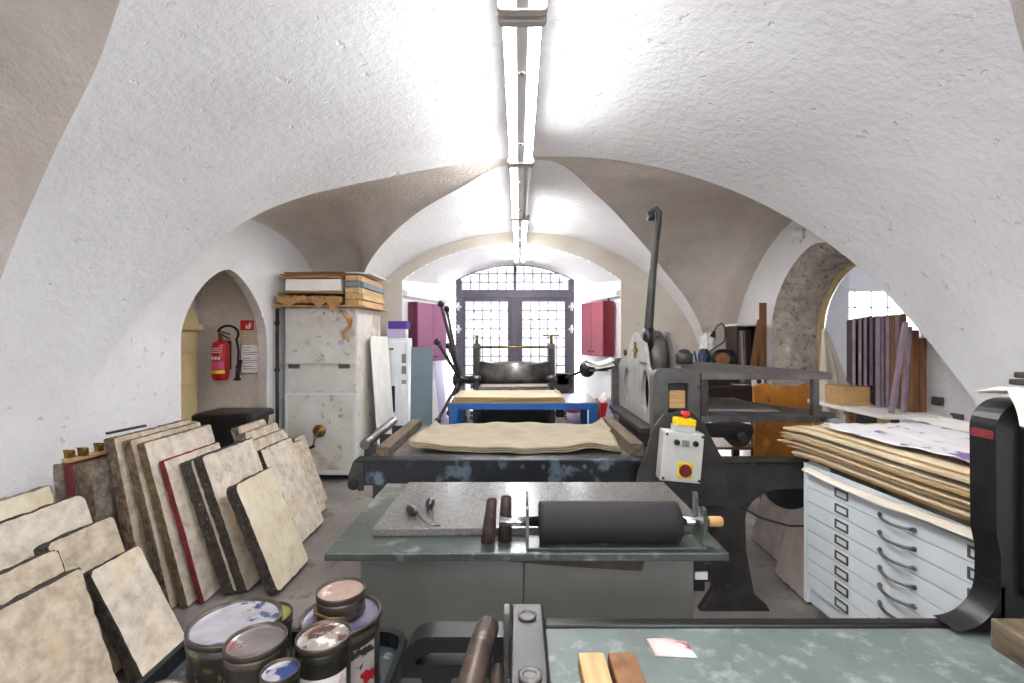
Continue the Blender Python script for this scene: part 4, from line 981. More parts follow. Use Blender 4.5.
# gusset plate with the control box
b = MB(); b.prism([(.63, .62), (1.16, .62), (1.13, .86), (1.02, 1.07), (.94, 1.145), (.795, 1.125), (.745, 1.06), (.655, .80)], 'xz', 2.655, 2.685); P('gusset_plate', b, 'dark_iron', FP, .006)
b = MB(); b.box(.72, 1.10, 2.686, 2.79, .64, .69); b.box(.80, .84, 2.686, 2.80, .69, 1.0); P('gusset_rib', b, 'dark_iron', FP)
tilt = Matrix.Translation((.866, 2.60, .915)) @ Matrix.Rotation(R(5), 4, 'Y') @ Matrix.Diagonal((.93, 1, .95, 1)) @ Matrix.Translation((-.888, -2.60, -.915))
def tl_(b):
    for v in b.bm.verts: v.co = tilt @ v.co
    return b
b = MB(); b.box(.772, 1.004, 2.565, 2.652, .772, 1.052); cb = P('control_box', tl_(b), 'ctrl', FP, .006)
b = MB(); b.box(.772+.004, 1.0, 2.558, 2.5645, .776, 1.048); P('box_cover', tl_(b), 'ctrl', cb, .003)
for x in (.787, .99):
    for z in (.79, 1.035):
        b = MB(); b.cyl((x, 2.5575, z), (x, 2.553, z), .0075, seg=10); P('cover_screw', tl_(b), 'ink_black', cb)
for x in (.845, .952):
    b = MB(); b.cyl((x, 2.5575, .995), (x, 2.546, .995), .016, seg=18); b.cyl((x, 2.546, .995), (x, 2.536, .995), .011, seg=16); P('push_button', tl_(b), 'black_plastic', cb)
b = MB(); b.box(.876, .916, 2.552, 2.5575, .975, 1.01); b.box(.88, .894, 2.546, 2.552, .98, .998); b.box(.898, .912, 2.546, 2.552, .98, .998); P('rocker_switch', tl_(b), 'grey_label', cb)
b = MB(); b.box(.862, .948, 2.550, 2.5575, .80, .886); sp = P('switch_plate', tl_(b), 'yellow', cb, .003)
b = MB(); b.cyl((.905, 2.5495, .843), (.905, 2.535, .843), .035, .032, seg=28); b.ob((.905, 2.528, .843), (.014, .014, .06), (0, R(10), 0)); P('rotary_knob', tl_(b), 'edge_red', sp)
b = MB(); b.box(.835, .95, 2.568, 2.648, 1.053, 1.085); P('stop_box_base', tl_(b), 'ctrl', cb, .003)
b = MB(); b.box(.842, .952, 2.566, 2.65, 1.0855, 1.125); es = P('stop_box', tl_(b), 'yellow', cb, .005)
b = MB(); b.cyl((.90, 2.608, 1.1255), (.90, 2.608, 1.14), .012); b.lathe((.90, 2.608, 1.14), [(.014, 0), (.026, .004), (.026, .016), (.018, .024), (.004, .026)], seg=24); P('stop_button', tl_(b), 'signal_red', es)

# tower with two cheeks and lever
ty = 3.27
cheek = [(3.22, .955), (4.28, .95), (4.33, 1.05), (4.33, 1.30), (4.22, 1.36), (4.02, 1.38)]+arcpts(3.68, 1.36, .27, .23, 10, 170, 14)+[(3.38, 1.34), (3.24, 1.28), (3.20, 1.15)]
b = MB(); b.plate(cheek, [ell(3.42, 1.17, .10, .15), ell(4.00, 1.17, .10, .13)], 'yz', .89, .92); ck = P('cheek_plate', b, 'light_cast', FP, .006)
b = MB(); b.cyl((.875, 3.68, 1.45), (.889, 3.68, 1.45), .03, seg=6); b.box(.872, .889, 3.62, 3.74, 1.442, 1.458); b.box(.872, .889, 3.672, 3.688, 1.39, 1.51); P('cross_handle', b, 'brass', ck)
b = MB(); b.cyl((.872, 4.02, 1.42), (.889, 4.02, 1.42), .025, seg=12); P('cheek_bolt', b, 'dark_iron', ck)
b = MB()
for k in range(6): b.box(.886, .8895, 3.36+.035*k, 3.382+.035*k, 1.352, 1.372)
P('cast_lettering', b, 'dull_steel', ck)
b = MB(); b.plate(cheek, [ell(3.42, 1.17, .10, .15)], 'yz', 1.10, 1.13); P('cheek_plate', b, 'grey_cast', FP, .006)
def yoke(y0, y1, x0, x1, x2, x3, zb, zt3):
    b = MB(); b.plate(rrect(x0, x3, zb, zt3, .06, 5, (0, 1, 1, 0)), [[(x1, zb+.02), (x2, zb+.02), (x2, zt3-.09), (x1, zt3-.09)]], 'xz', y0, y1); return b
P('yoke', yoke(3.10, 3.19, .86, .955, 1.085, 1.16, .86, 1.345), 'yoke_grey', FP, .01)
P('yoke', yoke(4.34, 4.42, .84, .93, 1.08, 1.16, .86, 1.36), 'yoke_grey', FP, .01)
b = MB(); b.box(.968, 1.072, 3.115, 3.165, 1.09, 1.205); wb = P('wood_packing', b, 'wood_light', FP, .006)
b = MB(); b.box(.966, 1.073, 3.125, 3.172, 1.208, 1.25); P('clamp_block', b, 'dark_iron', FP, .004)
b = MB(); b.cyl((.923, 3.70, 1.12), (1.098, 3.70, 1.12), .14, seg=36); P('impression_drum', b, 'black_iron', FP)
b = MB(); b.lathe((0, 3.68, 1.40), [(.02, .95), (.185, .955), (.20, .97), (.20, 1.06), (.185, 1.07), (.02, 1.075)], axis='x', seg=36); P('gear_cover', b, 'dull_steel', FP)
p0 = Vector((.955, 3.55, 1.44)); lv = [W(648, 338, 3.5), W(650, 310, 3.5), W(653, 270, 3.5), W(656, 240, 3.5), W(658.5, 222, 3.5), W(659, 213, 3.5), W(656, 209, 3.5), W(652.5, 211, 3.5), W(651.5, 216, 3.5)]
b = MB(); b.tube([p0]+lv[:5]+[lv[4].lerp(lv[5], .5)]+lv[5:], .03, 14, radii=[.034, .034, .031, .027, .025, .024, .023, .023, .022, .021, .019]); le = P('lever', b, 'dark_iron', FP)
b = MB(); b.tube([p0, lv[0], lv[0].lerp(lv[1], .35)], .04, 14); P('lever_socket', b, 'black_iron', le)
b = MB(); k_ = W(652, 217, 3.5); b.cyl(k_+Vector((-.035, -.01, 0)), k_+Vector((.012, -.01, 0)), .03, seg=20); b.cyl(k_+Vector((-.042, -.01, .018)), k_+Vector((.0, -.01, .018)), .02, seg=16); P('lever_knob', b, 'black_plastic', le)
b = MB(); b.lathe((1.16, 3.40, 1.36), [(.05, 0), (.06, .01), (.06, .07), (.045, .08), (.03, .10), (.005, .105)], seg=20); P('oil_cup', b, 'dark_iron', FP)
b = MB(); b.box(.86, 1.16, 4.20, 4.42, .0, .859); P('rear_column', b, 'grey_cast', FP, .01)
b = MB(); b.box(.87, 1.15, 3.12, 3.40, .0, .80); P('front_column', b, 'dark_iron', FP, .01)
b = MB(); b.box(.80, 1.15, 3.20, 4.30, .915, .945); P('slide_plate', b, 'dark_iron', FP)
# feed table: two plates on posts
b = MB(); b.prism([(1.165, 3.10), (2.0, 3.10), (2.045, 3.16), (2.045, 3.30), (1.70, 4.55), (1.165, 4.55)], 'xy', 1.288, 1.318); P('upper_table', b, 'dull_steel', FP, .002)
b = MB(); b.box(1.165, 2.0, 3.085, 3.099, 1.278, 1.318); P('table_lip', b, 'dull_steel', FP, .002)
b = MB(); b.prism([(1.165, 3.10), (1.93, 3.10), (2.08, 3.18), (2.08, 3.26), (1.60, 4.10), (1.165, 4.10)], 'xy', 1.018, 1.046); P('lower_table', b, 'dull_steel', FP, .002)
b = MB(); b.box(1.163, 1.97, 3.085, 3.099, 1.006, 1.046); P('table_lip', b, 'dull_steel', FP, .002)
for x, y in ((1.905, 3.12), (1.52, 4.05)):
    b = MB(); b.box(x-.02, x+.02, y-.02, y+.02, 1.0465, 1.2875); P('post', b, 'dull_steel', FP, .003)
b = MB(); b.box(1.165, 1.215, 3.10, 3.15, .862, 1.288); P('post', b, 'dark_iron', FP, .003)
# ink rollers under the feed table
b = MB(); b.prism(rrect(1.05, 1.46, .925, 1.01, .042), 'xz', 3.00, 3.06); P('roller_arm', b, 'black_iron', FP, .006)
b = MB(); b.cyl((1.37, 3.02, .935), (1.47, 3.5, .935), .075, seg=32); b.cyl((1.36, 2.92, .935), (1.38, 3.03, .935), .028, seg=18); P('form_roller', b, 'black_rubber', FP)
b = MB(); b.tube([(1.24, 2.72, .60), (1.35, 2.70, .54), (1.50, 2.69, .50), (1.64, 2.69, .50), (1.66, 2.72, .60)], .006, 8); P('cable', b, 'black_plastic', FP)
b = MB(); b.sheet(wob(1.23, 1.75, 3.25, 3.95, 1.056, .002, 0, 31), 8, 8, .006)
S('grey_paper_sheet', b, 'tile_grey', 'large pinkish grey sheet on the lower steel feed shelf', 'paper', (1.45, 3.55, 1.047))
b = MB(); b.sheet(wob(1.24, 1.42, 3.12, 3.23, 1.051, .001, 0, 33), 6, 4, .002)
S('pink_paper', b, 'lid_purple', 'small pink paper at the front of the lower steel feed shelf', 'paper', (1.33, 3.17, 1.048))
# tan packing sheets on the bed
for k in range(3):
    z = .834+.0135*k
    def fn(u, v, z=z, k=k):
        x = -.665+1.285*u+.012*math.sin(5*v)+.02*v; y = 2.95+.80*v+.015*math.sin(9*u)+(.012*math.sin(23*u) if v < .1 else 0)
        bump = .010*math.sin(7*u+1.3)*math.sin(4*v+1)+.006*math.sin(17*u)*(1-v)+.004*math.sin(31*u+9*v)
        curl = .05*max(0, (u-.93)/.07)**2*v + .03*max(0, (.06-u)/.06)**2*(1-v)+.03*max(0, (.04-u)/.04)**2*v
        return (x+.006*k*(1 if v > .5 else -1), y, z+.022+max(-.016, bump)+curl)
    b = MB(); b.sheet(fn, 48, 16, .004)
    S('packing_sheet', b, 'packing', ['lowest tan packing sheet on the bed of the flatbed press', 'middle tan packing sheet on the bed of the flatbed press', 'crumpled topmost tan packing sheet on the bed of the flatbed press'][k], 'paper', (0, 3.3, z), 'tan packing sheets')

# ------------------------------------------------------------------ blue table and star wheel press in front of the window
BT = T('blue_table', 'blue metal table with grey top in front of the star wheel press', 'table', (.03, 5.7, 0))
qx0, qx1, qy0, qy1, qz = -.755, .85, 5.20, 6.02, .845
b = MB(); b.box(qx0, qx1, qy0, qy1, qz-.012, qz); P('tabletop', b, 'table_grey', BT, .002)
b = MB(); b.box(qx0, qx1, qy0, qy0+.04, qz-.075, qz-.0125); b.box(qx0, qx1, qy1-.04, qy1, qz-.075, qz-.0125); b.box(qx0, qx0+.04, qy0+.04, qy1-.04, qz-.075, qz-.0125); b.box(qx1-.04, qx1, qy0+.04, qy1-.04, qz-.075, qz-.0125); P('apron', b, 'blue', BT, .002)
for x in (qx0+.01, qx1-.09):
    for y in (qy0+.01, qy1-.09):
        b = MB(); b.box(x, x+.08, y, y+.08, 0, qz-.0755); P('leg', b, 'blue', BT, .003)
for k in range(4):
    z = qz+.001+.0135*k
    sheetthing('board_sheet', ['lowest cream board on the blue table', 'second cream board from the bottom on the blue table', 'third cream board from the bottom on the blue table', 'topmost cream board on the blue table'][k], 'board', 'packing' if k < 3 else 'paper_aged', -.74+.008*k, .50-.006*k, 5.22+.01*(k % 2), 5.95, z+.002, .008, .0012, 0, 50, 'cream boards on the blue table', 'board_edge')

SW = T('star_wheel_press', 'old etching press with spoked star wheel in front of the window', 'press', (0, 6.6, 0))
for x in (-.62, .40):
    b = MB(); b.prism([(6.36, 0), (6.92, 0), (6.86, .06), (6.78, .5), (6.76, 1.40), (6.72, 1.46), (6.56, 1.46), (6.52, 1.40), (6.50, .5), (6.42, .06)], 'yz', x, x+.085); fr_ = P('side_frame', b, 'dark_iron', SW, .01)
    b = MB(); b.cyl((x+.042, 6.64, 1.46), (x+.042, 6.64, 1.56), .022, seg=14); b.cyl((x+.042, 6.64, 1.56), (x+.042, 6.64, 1.575), .035, seg=14)
    if x > 0: b.tube([(x-.07, 6.64, 1.57), (x+.15, 6.64, 1.57)], .012, 8)
    P('pressure_screw', b, 'brass', fr_)
    b = MB(); b.cyl((x+.0425-.07, 6.50, 1.0), (x+.0425+.07, 6.50, 1.0), .035, seg=16); P('bearing_cap', b, 'steel', fr_)
    b = MB(); b.box(x-.03, x+.005, 6.44, 6.499, .86, .93); P('bed_guide', b, 'steel', fr_, .005)
b = MB(); b.cyl((-.534, 6.64, 1.06), (.399, 6.64, 1.06), .155, seg=48); P('top_roller', b, 'steel', SW)
b = MB(); b.cyl((-.534, 6.64, .72), (.399, 6.64, .72), .12, seg=36); P('lower_roller', b, 'dark_iron', SW)
b = MB(); b.box(-.52, .385, 5.98+.10, 7.3, .87, .898); P('bed', b, 'steel', SW, .003)
b = MB(); b.box(-.52, .385, 6.10, 6.5, .80, .868); P('bed_rail', b, 'black_iron', SW, .004)
b = MB(); b.sheet(lambda u, v: (-.50+.87*u, 6.15+.75*v, .915+.012*u*(1-v)), 10, 8, .012); P('felt_blanket', b, 'tile_grey', SW)
b = MB(); b.cyl((-.534, 6.70, 1.41), (.399, 6.70, 1.41), .016, seg=12); P('tie_rod', b, 'brass', SW)
for z in (.3, .55):
    b = MB(); b.box(-.534, .399, 6.45, 6.49, z, z+.05); P('cross_bar', b, 'dark_iron', SW, .004)
b = MB(); b.box(-.534, .399, 6.80, 6.83, .10, .80); P('back_plate', b, 'black_iron', SW)
hub = Vector((-.80, 6.6, .97))
b = MB(); b.lathe(hub, [(.06, -.10), (.09, -.09), (.09, .02), (.05, .04), (.05, .16), (.075, .165), (.075, .179)], axis='x', seg=24); hb = P('wheel_hub', b, 'dark_iron', SW)
tips = [(441, 304, 6.2), (447, 309, 6.75), (437.5, 342, 5.85), (448.5, 346, 6.98), (437.5, 421, 6.0), (449.5, 413, 6.95)]
for x, y, Y in tips:
    q = W(x, y, Y); d = (q-hub).normalized()
    b = MB(); b.tube([hub+d*.06, hub+d*.12, hub.lerp(q, .6), q], .02, 12, radii=[.03, .026, .022, .02]); s_ = P('spoke', b, 'dark_iron', hb)
    b = MB(); b.ball(q, .045); P('spoke_knob', b, 'black_plastic', hb)
# gear arm with counterweight ball on the right
b = MB(); b.cyl((.486, 6.58, .97), (.60, 6.58, .97), .05, seg=20); b.box(.50, .68, 6.50, 6.62, .90, 1.06); b.cyl((.60, 6.50, .93), (.60, 6.62, .93), .13, seg=28); b.box(.54, .66, 6.52, 6.60, .70, .90); ga = P('gear_box', b, 'dark_iron', SW, .01)
p1, p2 = Vector((.66, 6.45, 1.02)), W(587, 369, 6.1)
b = MB(); b.tube([(.62, 6.52, .99), p1, p2], .022, 12); P('crank_arm', b, 'dark_iron', SW)
b = MB(); b.ball(p2, .105, 0, (1, .6, 1), 24); P('counterweight', b, 'black_iron', SW)
# ------------------------------------------------------------------ drawer chest with the pile of boards
CRZ = R(-86.3); CO = Vector((1.57, 2.67, 0))
def toC(x, y, z=0): return CO+Matrix.Rotation(CRZ, 3, 'Z') @ Vector((x, y, z))
DC_ = T('drawer_chest', 'white plan chest with eight shallow drawers on the right', 'drawer chest', CO, CRZ, local=True)
CL, CDp = 1.25, .92
b = MB(); b.box(0, CL, .022, CDp, .10, .86); P('body', b, 'chest_paint', DC_, .003)
b = MB(); b.box(.03, CL-.03, .06, CDp-.04, 0, .10); P('plinth', b, 'grey_label', DC_)
b = MB(); b.box(0, .026, 0, .022, .10, .86); P('stile', b, 'chest_paint', DC_, .002)
b = MB(); b.box(CL-.026, CL, 0, .022, .10, .86); P('stile', b, 'chest_paint', DC_, .002)
b = MB(); b.box(.026, CL-.026, .004, .022, .815, .86); P('top_rail', b, 'chest_paint', DC_, .002)
for k in range(8):
    z1 = .811-.078*k; z0 = z1-.0735
    b = MB(); b.box(.029, CL-.029, .002, .021, z0, z1); dr = P('drawer', b, 'chest_paint', DC_, .002)
    zc = (z0+z1)/2
    b = MB(); pts = []
    for i in range(13):
        t = i/12; pts.append((.525+.17*t, -.006-.030*math.sin(PI*t)**.7, zc-.012-.004*math.sin(PI*t)))
    b.tube(pts, .0065, 8, radii=[.010 if i in (0, 12) else .0065 for i in range(13)]); b.ball((.523, -.002, zc-.012), .011, 0, (1, .6, 1), 10); b.ball((.697, -.002, zc-.012), .011, 0, (1, .6, 1), 10)
    P('handle', b, 'steel', dr)
    for xl in (.242, .915):
        b = MB(); b.plate([(xl, zc-.022), (xl+.088, zc-.022), (xl+.088, zc+.022), (xl, zc+.022)], [[(xl+.008, zc-.014), (xl+.080, zc-.014), (xl+.080, zc+.014), (xl+.008, zc+.014)]], 'xz', -.003, .0015); P('label_holder', b, 'dull_steel', dr, .001)
b = MB(); b.box(.0, CL, .03, CDp, .8605, .868); P('chest_top', b, 'chest_paint', DC_)
b = MB(); b.box(.20, 1.0, .005, .03, .861, .886); rl_ = P('slide_rail', b, 'steel', DC_, .002, label='flat steel rail along the top front')
b = MB()
b.box(.985, 1.0, -.002, .0048, .862, .885); P('rail_end_plate', b, 'lid_olive', rl_)
for x in (.06, 1.10):
    b = MB(); b.box(x, x+.10, .04, .80, .8685, .888); P('support_batten', b, 'wood_dark', DC_)
# crumpled paper strip hanging over the chest front
def strip(u, v):
    x = .04+1.2*u; w = math.sin(11*u)+.6*math.sin(23*u+1)
    return (x, -.040+.034*v-.008*math.sin(PI*v)-.004*w*(1-v), .826+.026*v+.005*w*(1-v)-.010*math.sin(6*u))
b = MB(); b.sheet(strip, 40, 6, .006)
S('paper_strip', b, 'cloth', 'crumpled cream paper strip hanging along the top edge of the drawer chest', 'paper', CO, local=True, rot=(0, 0, CRZ))
ordn = ['lowest', 'second', 'third', 'fourth', 'fifth', 'sixth', 'seventh', 'eighth', 'ninth', 'tenth', 'topmost']
rb = random.Random(5)
for k in range(11):
    z = .8895+.0158*k; th = rb.choice((.006, .008, .011)) if k else .014
    x0 = -.12+rb.uniform(-.035, .05)+(.05 if k < 3 else 0); y0 = -.035+rb.uniform(-.03, .025); x1 = 1.22+rb.uniform(-.02, .05)
    ph = .4*k
    def fb(u, v, x0=x0, y0=y0, x1=x1, z=z, th=th):
        dr_ = -.0 - .030*max(0, .12-u)/.12*(1-v)
        return (x0+(x1-x0)*u, y0+(.86-y0)*v+.004*math.sin(8*u), z+.006+th+.0015*math.sin(7*u+2*v)+dr_*.4)
    b = MB(); b.sheet(fb, 20, 8, th, 0, 1)
    lab = ('lowest tan board of the pile on the white drawer chest' if k == 0 else 'topmost board of the pile, under the crumpled white paper' if k == 10 else '%s board from the bottom of the pile on the drawer chest' % ordn[k])
    S('backing_board', b, ['paper_aged', ('board_edge', 'paper_aged', 'wood_light', 'packing')[k % 4 if k else 0]], lab, 'board', CO, 'boards piled on the drawer chest', local=True, rot=(0, 0, CRZ))
zt3 = .8955+.0158*11
def crump(x0, x1, y0, y1, z, amp, seed, droop=0):
    q = random.Random(seed); a = [(q.uniform(4, 22), q.uniform(4, 22), q.uniform(0, 6)) for _ in range(5)]
    def f(u, v):
        h = sum(abs(math.sin(p*u+r*v+s)) for p, r, s in a)/5
        return (x0+(x1-x0)*u+.02*math.sin(9*v+seed), y0+(y1-y0)*v+.02*math.sin(8*u+seed), z+amp*h)
    return f
b = MB(); b.sheet(crump(.10, 1.15, .02, .60, zt3+.004, .022, 3), 44, 26, .0015)
S('violet_drawing', b, 'violet_print', 'large crumpled paper with violet marks on the pile of boards', 'paper', CO, local=True, rot=(0, 0, CRZ))
b = MB(); b.sheet(crump(-.08, .80, .62, .88, zt3+.004, .02, 8), 30, 14, .0015)
S('crumpled_sheet', b, 'paper', 'plain crumpled white sheet at the wall side of the board pile', 'paper', CO, local=True, rot=(0, 0, CRZ))

# leaning grey slabs between press and chest
def slab_r(x, y, H, L, t, lean, lb):
    a = R(lean)
    o = stone(x, y, H, L, t, -lean, lb, face='tile_grey', edge='edge_dark', rc=.006, group='grey slabs on the floor by the drawer chest', z0=t*math.sin(a))
slab_r(1.80, 3.25, .50, .45, .03, 14, 'pinkish grey slab leaning behind the arched press frame')
slab_r(1.695, 2.80, .52, .36, .03, 12, 'grey slab squeezed against the far end of the white drawer chest')

# ------------------------------------------------------------------ far right corner: bench, grinder, rack, planks
WBn = T('workbench', 'dark wooden workbench in the far right corner behind the steel feed shelves', 'workbench', (2.2, 5.6, 0))
b = MB(); b.box(1.70, 2.70, 5.30, 5.95, .97, 1.01); P('bench_top', b, 'wood_dark', WBn, .004)
b = MB(); b.box(1.74, 2.66, 5.33, 5.35, .74, .968); P('apron', b, 'wood_dark', WBn)
for x in (1.74, 2.60):
    for y in (5.36, 5.86):
        b = MB(); b.box(x, x+.07, y, y+.07, 0, .968); P('leg', b, 'wood_dark', WBn)
b = MB(); b.box(1.75, 2.65, 5.36, 5.9, .30, .33); P('lower_shelf', b, 'wood', WBn)
so = T('socket_box', 'white socket box on the end of the dark workbench', 'socket', (2.59, 5.29, .98))
b = MB(); b.box(2.54, 2.655, 5.24, 5.298, 1.012, 1.125); P('housing', b, 'paper', so, .006)
b = MB(); b.cyl((2.597, 5.239, 1.07), (2.597, 5.232, 1.07), .026, seg=20); P('plug_hole', b, 'ink_black', so)
gr = T('bench_grinder', 'bench grinder with brown stone wheel on the dark workbench', 'grinder', (2.25, 5.55, 1.011))
b = MB(); b.prism(rrect(2.13, 2.37, 1.012, 1.18, .03), 'xz', 5.45, 5.65); P('pedestal', b, 'dark_iron', gr, .01)
b = MB(); b.cyl((2.16, 5.55, 1.30), (2.36, 5.55, 1.30), .085, seg=28); b.box(2.2, 2.32, 5.5, 5.6, 1.181, 1.25); P('motor', b, 'light_cast', gr, .004)
for x0, x1 in ((2.09, 2.155), (2.365, 2.43)):
    b = MB(); b.lathe((0, 5.55, 1.30), [(.03, x0), (.115, x0+.003), (.115, x1-.003), (.03, x1)], axis='x', seg=32); P('wheel_guard', b, 'black_iron', gr)
b = MB(); b.cyl((2.28, 5.40, 1.30), (2.28, 5.43, 1.30), .075, seg=28); b.cyl((2.28, 5.39, 1.30), (2.28, 5.44, 1.30), .02, seg=14); P('stone_wheel', b, 'wheel_stone', gr)
b = MB(); b.lathe((2.28, 0, 1.30), [(.06, 5.432), (.115, 5.434), (.115, 5.46), (.06, 5.462)], axis='y', seg=32); P('face_guard', b, 'black_iron', gr)
lp = T('gooseneck_lamp', 'thin black gooseneck lamp bending over the bench grinder', 'lamp', (2.06, 5.72, 1.011))
b = MB(); b.lathe((2.06, 5.72, 1.0115), [(.05, 0), (.05, .015), (.012, .03)], seg=20); P('base', b, 'black_plastic', lp)
q = [(2.06, 5.72, 1.03), (2.14, 5.72, 1.30), (2.30, 5.62, 1.44), W(724, 342, 5.5), W(725.5, 336, 5.49), W(725, 328, 5.47), W(722, 323, 5.5), W(717, 326, 5.55), W(714, 332, 5.6)]
b = MB(); b.tube(q, .008, 8); P('neck', b, 'black_plastic', lp)
b = MB(); b.cyl(W(714.5, 331, 5.6), W(712.5, 337, 5.6), .015, .032, seg=18); P('lamp_head', b, 'black_plastic', lp)
b = MB(); rg_ = random.Random(4); c = W(708, 345, 5.88)
def blob(u, v):
    a, t = 2*PI*u, PI*v; r = .075*(1+.35*math.sin(5*a+3*t)*math.sin(4*t)+.2*math.sin(9*a))
    return c+Vector((r*math.sin(t)*math.cos(a)*1.0, r*.7*math.sin(t)*math.sin(a), r*1.5*math.cos(t)+.02))
b.surf(blob, 30, 16)
b.prism([(c.x-.09, 1.012), (c.x+.09, 1.012), (c.x+.05, c.z-.06), (c.x-.05, c.z-.06)], 'xz', c.y-.06, c.y+.06)
S('white_rag', b, 'paper', 'crumpled white rag heaped at the left of the bench grinder', 'rag', (c.x, c.y, 1.012))
pj = T('tool_jar', 'dark jar holding blue handled pliers on the workbench', 'jar', tuple(W(700, 360, 5.4).xy)+(1.011,))
c = W(700, 360, 5.4)
b = MB(); b.lathe((c.x, c.y, 1.0115), [(.045, 0), (.05, .01), (.05, .24), (.042, .242), (.042, .05)], seg=20); P('jar_body', b, 'dark_iron', pj)
for dx, dz in ((-.055, .05), (-.015, .02), (.03, .08), (.06, .03)):
    b = MB(); b.tube([(c.x+dx*.3, c.y, 1.12), (c.x+dx*.6, c.y, 1.25), (c.x+dx*1.3, c.y-.02, 1.34+dz)], .012, 8); P('blue_grip', b, 'blue_tool', pj)
rk = T('board_rack', 'small dark rack of upright boards under a pale shelf on the workbench', 'rack', (2.58, 5.7, 1.011))
x0, x1 = 2.50, 2.74
b = MB(); b.box(x0, x0+.018, 5.55, 5.85, 1.0115, 1.675); b2_ = b; P('rack_side', b, 'wood_dark', rk)
b = MB(); b.box(x1, x1+.018, 5.55, 5.85, 1.0115, 1.675); P('rack_side', b, 'wood_dark', rk)
b = MB(); b.box(x0-.01, x1+.03, 5.50, 5.85, 1.676, 1.70); P('pale_shelf', b, 'paper', rk, .002)
b = MB(); b.box(x0+.018, x1, 5.83, 5.85, 1.0115, 1.675); P('rack_back', b, 'wood_dark', rk)
for k, (xx, m) in enumerate(((.03, 'screen_edge'), (.058, 'paper_aged'), (.088, 'screen_edge'), (.118, 'wood_dark'), (.150, 'screen_face') )):
    m = 'screen_frame' if m == 'screen_face' else m
    b = MB(); b.ob((x0+xx+.012, 5.68, 1.325), (.014, .24, .60), (0, R(-2.5), 0))
    S('rack_board', b, m, ['leftmost mauve edged board in the small rack', 'cream board in the small rack, second from its left side', 'mauve edged board in the middle of the small rack', 'dark board in the small rack, right of the middle one', 'plum board in the small rack nearest the brown planks'][k], 'board', (x0+xx+.012, 5.68, 1.012), 'boards in the small rack', bev=.002)
b = MB(); m4 = Matrix.Translation((2.60, 5.44, 1.012)) @ Matrix.Rotation(R(9), 4, 'Y')
b.box(-.035, .035, -.012, .012, 0.006, .74, 0, m4); S('brown_plank', b, 'wood', 'brown plank leaning in front of the small rack of boards', 'plank', (2.615, 5.44, 1.012), bev=.003)
b = MB(); m4 = Matrix.Translation((2.735, 5.51, 1.012)) @ Matrix.Rotation(R(1), 4, 'Y') @ Matrix.Rotation(R(-2), 4, 'X')
b = MB(); m4 = Matrix.Translation((2.755, 5.47, 1.012))
b.box(-.04, .04, -.01, .01, .004, .925, 0, m4); S('brown_plank', b, 'wood', 'taller brown plank rising above the small rack of boards', 'plank', (2.755, 5.47, 1.012), bev=.003)
b = MB(); b.sheet(crump(1.76, 1.93, 5.34, 5.50, 1.016, .05, 12), 20, 12, .004); S('blue_cloth', b, 'blue_tool', 'dark blue cloth lying on the dark workbench', 'cloth', (1.92, 5.42, 1.012))
b = MB(); b.sheet(crump(2.40, 2.53, 5.34, 5.46, 1.014, .01, 14), 10, 8, .003); S('paper_note', b, 'paper', 'small white paper on the workbench below the brown planks', 'paper', (2.46, 5.4, 1.012))

# orange board in front of the doorway
b = MB()
def ofn(u, v):
    top = 1.075+.012*math.sin(8*u)-.008*math.sin(17*u+1)-(.012*(max(0, .03-u)/.03))
    z = top*v; return (2.285+.56*u, 4.66+.07*v+.004*math.sin(9*u+5*v), z+.002)
b.sheet(ofn, 30, 16, .02); S('orange_board', b, 'orange_board', 'orange stained board with wavy top standing before the stone doorway', 'board', (2.57, 4.7, 0))

# white covered table with boards by the doorway
wt = T('white_table', 'white covered table beside the stone doorway, carrying a crate and upright boards', 'table', (2.75, 3.9, 0))
TW = [(2.56, 3.40), (3.05, 3.40), (2.96, 4.30), (2.56, 4.30)]
b = MB(); b.prism(TW, 'xy', .97, .998); P('tabletop', b, 'paper', wt, .003)
for x, y in ((2.58, 3.44), (2.93, 3.44), (2.58, 4.22), (2.88, 4.22)):
    b = MB(); b.box(x, x+.06, y, y+.05, 0, .9695); P('leg', b, 'wood_light', wt)
def cbox(name, x0, x1, y0, y1, z0, h, m, label, cat):
    t = T(name, label, cat, ((x0+x1)/2, (y0+y1)/2, z0))
    th = .014
    b = MB(); b.box(x0, x1, y0, y1, z0, z0+th); P('bottom', b, m, t)
    for a in ((x0, x1, y0, y0+th), (x0, x1, y1-th, y1), (x0, x0+th, y0+th, y1-th), (x1-th, x1, y0+th, y1-th)):
        b = MB(); b.box(*a, z0+th, z0+h); P('side', b, m, t, .002)
    b = MB(); b.box(x0, x1, y0, y1, z0+h, z0+h+.012); P('lid', b, m, t, .002)
    return t
cbox('wooden_crate', 2.58, 2.80, 3.86, 4.08, 1.0, .14, 'wood_light', 'pale wooden crate on the white table beside the stone doorway', 'crate')
spec = [  # top x, top y, bottom x, thickness, depth Y, length along Y, material, z of foot
 (853.5, 319, 855.5, .022, 3.90, .42, 'screen_frame', 1.153), (859, 318, 862, .020, 3.90, .44, 'screen_frame', 1.153), (865, 317, 867, .022, 3.90, .45, 'screen_frame', 1.153), (870, 316, 873.5, .022, 3.92, .42, 'screen_frame', 1.153),
 (877, 316, 879, .030, 3.80, .42, 'screen_frame', 1.0), (882, 316, 884.5, .022, 3.80, .40, 'screen_frame', 1.0), (887, 315.5, 888, .022, 3.75, .40, 'screen_frame', 1.0), (892, 315, 892, .028, 3.72, .40, 'wood', 1.0), (896.5, 314.5, 896.5, .026, 3.70, .38, 'screen_frame', 1.0), (904, 314, 904, .040, 3.68, .30, 'wood', 1.0)]
offp = -9
